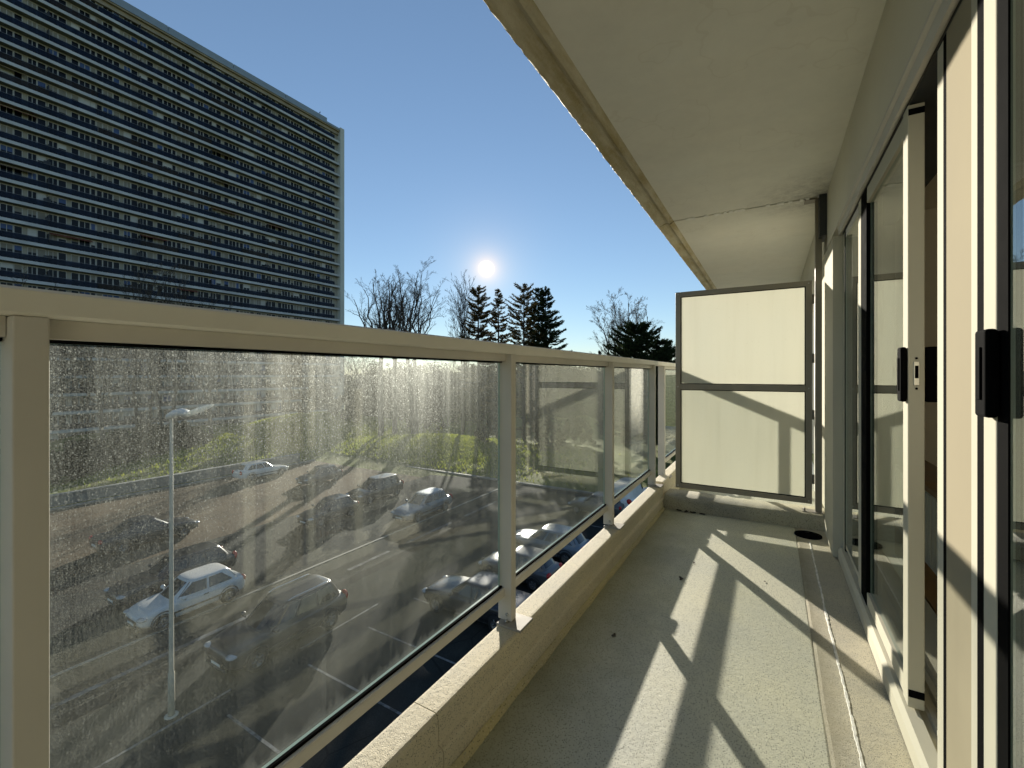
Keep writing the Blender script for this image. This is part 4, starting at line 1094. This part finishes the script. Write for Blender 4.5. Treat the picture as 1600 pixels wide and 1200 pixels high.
    def patch(nm, mat, fn, us, ts, flip=False):
        m = MB(); nu, nv = 6, 4; vs_ = []
        for j in range(nv + 1):
            tt = ts[0] + (ts[1] - ts[0]) * j / nv
            for i in range(nu + 1):
                ua = us[0][0] + (us[1][0] - us[0][0]) * j / nv; ub = us[0][1] + (us[1][1] - us[0][1]) * j / nv
                vs_.append(fn(ua + (ub - ua) * i / nu, tt))
        fs = [(j * (nu + 1) + i, j * (nu + 1) + i + 1, (j + 1) * (nu + 1) + i + 1, (j + 1) * (nu + 1) + i) for j in range(nv) for i in range(nu)]
        if flip: fs = [f[::-1] for f in fs]
        m.add(vs_, fs, 0, True); return m.build(nm, mat, t)
    E_ = 1.012
    def front(sgn): return lambda v, f: (lev(f)[0] + sgn * (lev(f)[1] * se(v) + .012), lev(f)[2] * v, lev(f)[3])
    def side(sgn): return lambda x, f: (x, sgn * (lev(f)[2] * se((x - lev(f)[0]) / lev(f)[1]) + .012), lev(f)[3])
    patch('windscreen', M['car_glass'], front(1), ((-.86, .86), (-.84, .84)), (.13, .93))
    if kind != 'van': patch('rear_window', M['car_glass'], front(-1), ((-.84, .84), (-.82, .82)), (.30, .92), True)
    xr0, xf0 = P['cab'][0], P['cab'][1]; xr1, xf1 = P['roof']
    nwin = {'hatch': 2, 'mpv': 3, 'sedan': 2, 'wagon': 3, 'van': 1}[kind]
    bot0, bot1 = xr0 + .34, xf0 - .28; top0, top1 = xr1 + .30, xf1 - .06
    if kind == 'van': bot0 = .35; top0 = .35
    g_ = .045
    for sgn in (-1, 1):
        for k in range(nwin):
            a, b = k / nwin, (k + 1) / nwin
            patch('side_window', M['car_glass'], side(sgn), ((bot0 + (bot1 - bot0) * a + g_, bot0 + (bot1 - bot0) * b - g_), (top0 + (top1 - top0) * a + g_, top0 + (top1 - top0) * b - g_)), (.22, .90), sgn > 0)
        # bright sill strip / waist trim, mirror, lamps, wheels
        m = MB(); m.box(-L * .62, L * .55, sgn * W - (.012 if sgn > 0 else -.0), sgn * W + (.012 if sgn > 0 else 0) - (0 if sgn > 0 else .012), .46, .52); m.build('rub_strip', M['car_trim'], t)
        m = MB()
        m.lathe([(0, -.09), (.06, -.08), (.085, 0), (.06, .08), (0, .09)], (xf0 - .38, sgn * (W * .97 + .10), B + .07), 'Y', 10); m.tube([(xf0 - .36, sgn * W * .9, B), (xf0 - .37, sgn * (W + .03), B + .05)], [.03, .03], 6); m.build('mirror', pm, t)
        for (x, mat, nm, z) in ((L - .14, 'lens_clear', 'headlight', P['hood'] - .20), (-L + .075, 'lens_red', 'tail_light', P['tail'] - .12)):
            m = MB(); hz = .075 if x > 0 else (.12 if kind in ('hatch', 'sedan') else .2); rx = .17 if x > 0 else .09
            for i, (a, r_) in enumerate(((-1, 0), (-.8, .6), (0, 1), (.8, .6), (1, 0))): pass
            vs_ = []; 
            for i in range(7):
                ph = -math.pi / 2 + math.pi * i / 6
                for k in range(10):
                    th = 2 * math.pi * k / 10
                    vs_.append((x + rx * math.cos(ph) * math.cos(th), sgn * W * .72 + .20 * math.cos(ph) * math.sin(th), z + hz * math.sin(ph)))
            fs = [(i * 10 + k, i * 10 + (k + 1) % 10, (i + 1) * 10 + (k + 1) % 10, (i + 1) * 10 + k) for i in range(6) for k in range(10)]
            m.add(vs_, fs, 0, True); m.build(nm, M[mat], t)
        for x in (L * .63, -L * .60):
            ty, ri = wheel_meshes()
            sc = 1.0 if kind == 'hatch' else 1.08
            w = bpy.data.objects.new('wheel', None); C.objects.link(w); w.parent = t; w.location = (x, sgn * (W - .085), .30 * sc); w.scale = (sc,) * 3
            if sgn < 0: w.rotation_euler = (0, 0, math.pi)
            link('tyre', ty, w); link('rim', ri, w)
            m = MB(); pts = [(x + .385 * sc * math.cos(a), sgn * (W * .985), .30 * sc + .385 * sc * math.sin(a)) for a in [math.pi * i / 10 for i in range(11)]]
            m.tube(pts, [.022] * 11, 6, 0, False); m.build('wheel_arch', M['car_trim'], t)
        for k in range(1 if nwin < 2 or kind == 'hatch' else 2):
            hx = bot0 + (bot1 - bot0) * ((1 - .5 * k) if nwin > 1 else .5) * .55
            m = MB(); y_ = sgn * W * .985; m.box(hx - .09, hx + .09, min(y_, y_ + sgn * .02), max(y_, y_ + sgn * .02), B - .13, B - .10); m.build('door_handle', pm if kind != 'hatch' else M['car_trim'], t)
        if roof_rails:
            cx, a, b, z = lev(1.0)
            m = MB(); m.tube([(xr1 + .2, sgn * b * .90, z + .02), (xr1 + .3, sgn * b * .90, z + .075), (xf1 - .35, sgn * b * .90, z + .075), (xf1 - .2, sgn * b * .90, z + .02)], [.018] * 4, 6); m.build('roof_rail', M['chrome'], t)
    m = MB(); m.box(L - .035, L + .006, -W * .5, W * .5, .42, .52); m.build('grille', M['car_trim'], t)
    m = MB(); m.box(L + .002, L + .016, -.26, .26, .33, .43); m.build('number_plate', M['plate'], t); m = MB(); m.box(-L - .012, -L + .02, -.26, .26, .52, .63); m.build('number_plate', M['plate'], t)
    m = MB(); m.tube([(L - .02, -W * .62, .30), (L + .01, 0, .30), (L - .02, W * .62, .30)], [.05, .06, .05], 8); m.build('bumper_lip', M['car_trim'], t)
    return t
dn, up_, tow, away = R(-90), R(90), R(180), 0
car('hatch', 'silver', (-20.45, 8.75, GZ), dn, 'silver three-door hatchback parked just behind the street lamp')
car('mpv', 'navy', (-15.25, 9.5, GZ), dn, 'large dark people carrier with bright roof rails, nearest the balcony', roof_rails=True)
car('wagon', 'black', (-23.2, 9.4, GZ), dn, 'black car with reflecting windscreen right behind the silver hatchback')
car('sedan', 'navy', (-30.8, 11.1, GZ), up_, 'dark saloon with red tail light on the brown sunny tarmac')
car('wagon', 'silver', (-41.2, 23.6, GZ), up_, 'pale grey car far off below the grass slope')
car('hatch', 'grey', (-34.6, 25.0, GZ), dn, 'grey car far off in front of the grass mound')
car('mpv', 'black', (-26.4, 24.0, GZ), dn, 'tall black car beside the steel blue estate')
car('hatch', 'black', (-25.2, 18.9, GZ), dn, 'small black car alone in the tree shade')
car('wagon', 'steel', (-20.6, 22.9, GZ), dn, 'steel blue estate car with shiny bonnet at the end of the lane')
g2 = 'cars in the bays below the balcony'
car('hatch', 'grey', (-10.2, 18.0, GZ), tow, 'grey hatchback in the bay nearest the third railing post', g2)
car('wagon', 'steel', (-10.3, 21.3, GZ), tow, 'steel blue estate car in the second bay behind the third railing post', g2)
car('hatch', 'grey', (-10.4, 29.2, GZ), tow, 'grey hatchback farther along the bays, glinting in the sun', g2)
car('van', 'white', (-8.9, 31.8, GZ), up_, 'white van with round red rear lamp glimpsed under the glass', g2)
car('sedan', 'black', (-10.2, 14.6, GZ), tow, 'black saloon in the gap under the glass panel', g2)

for o in bpy.data.objects:
    if '_o' in o: del o['_o']
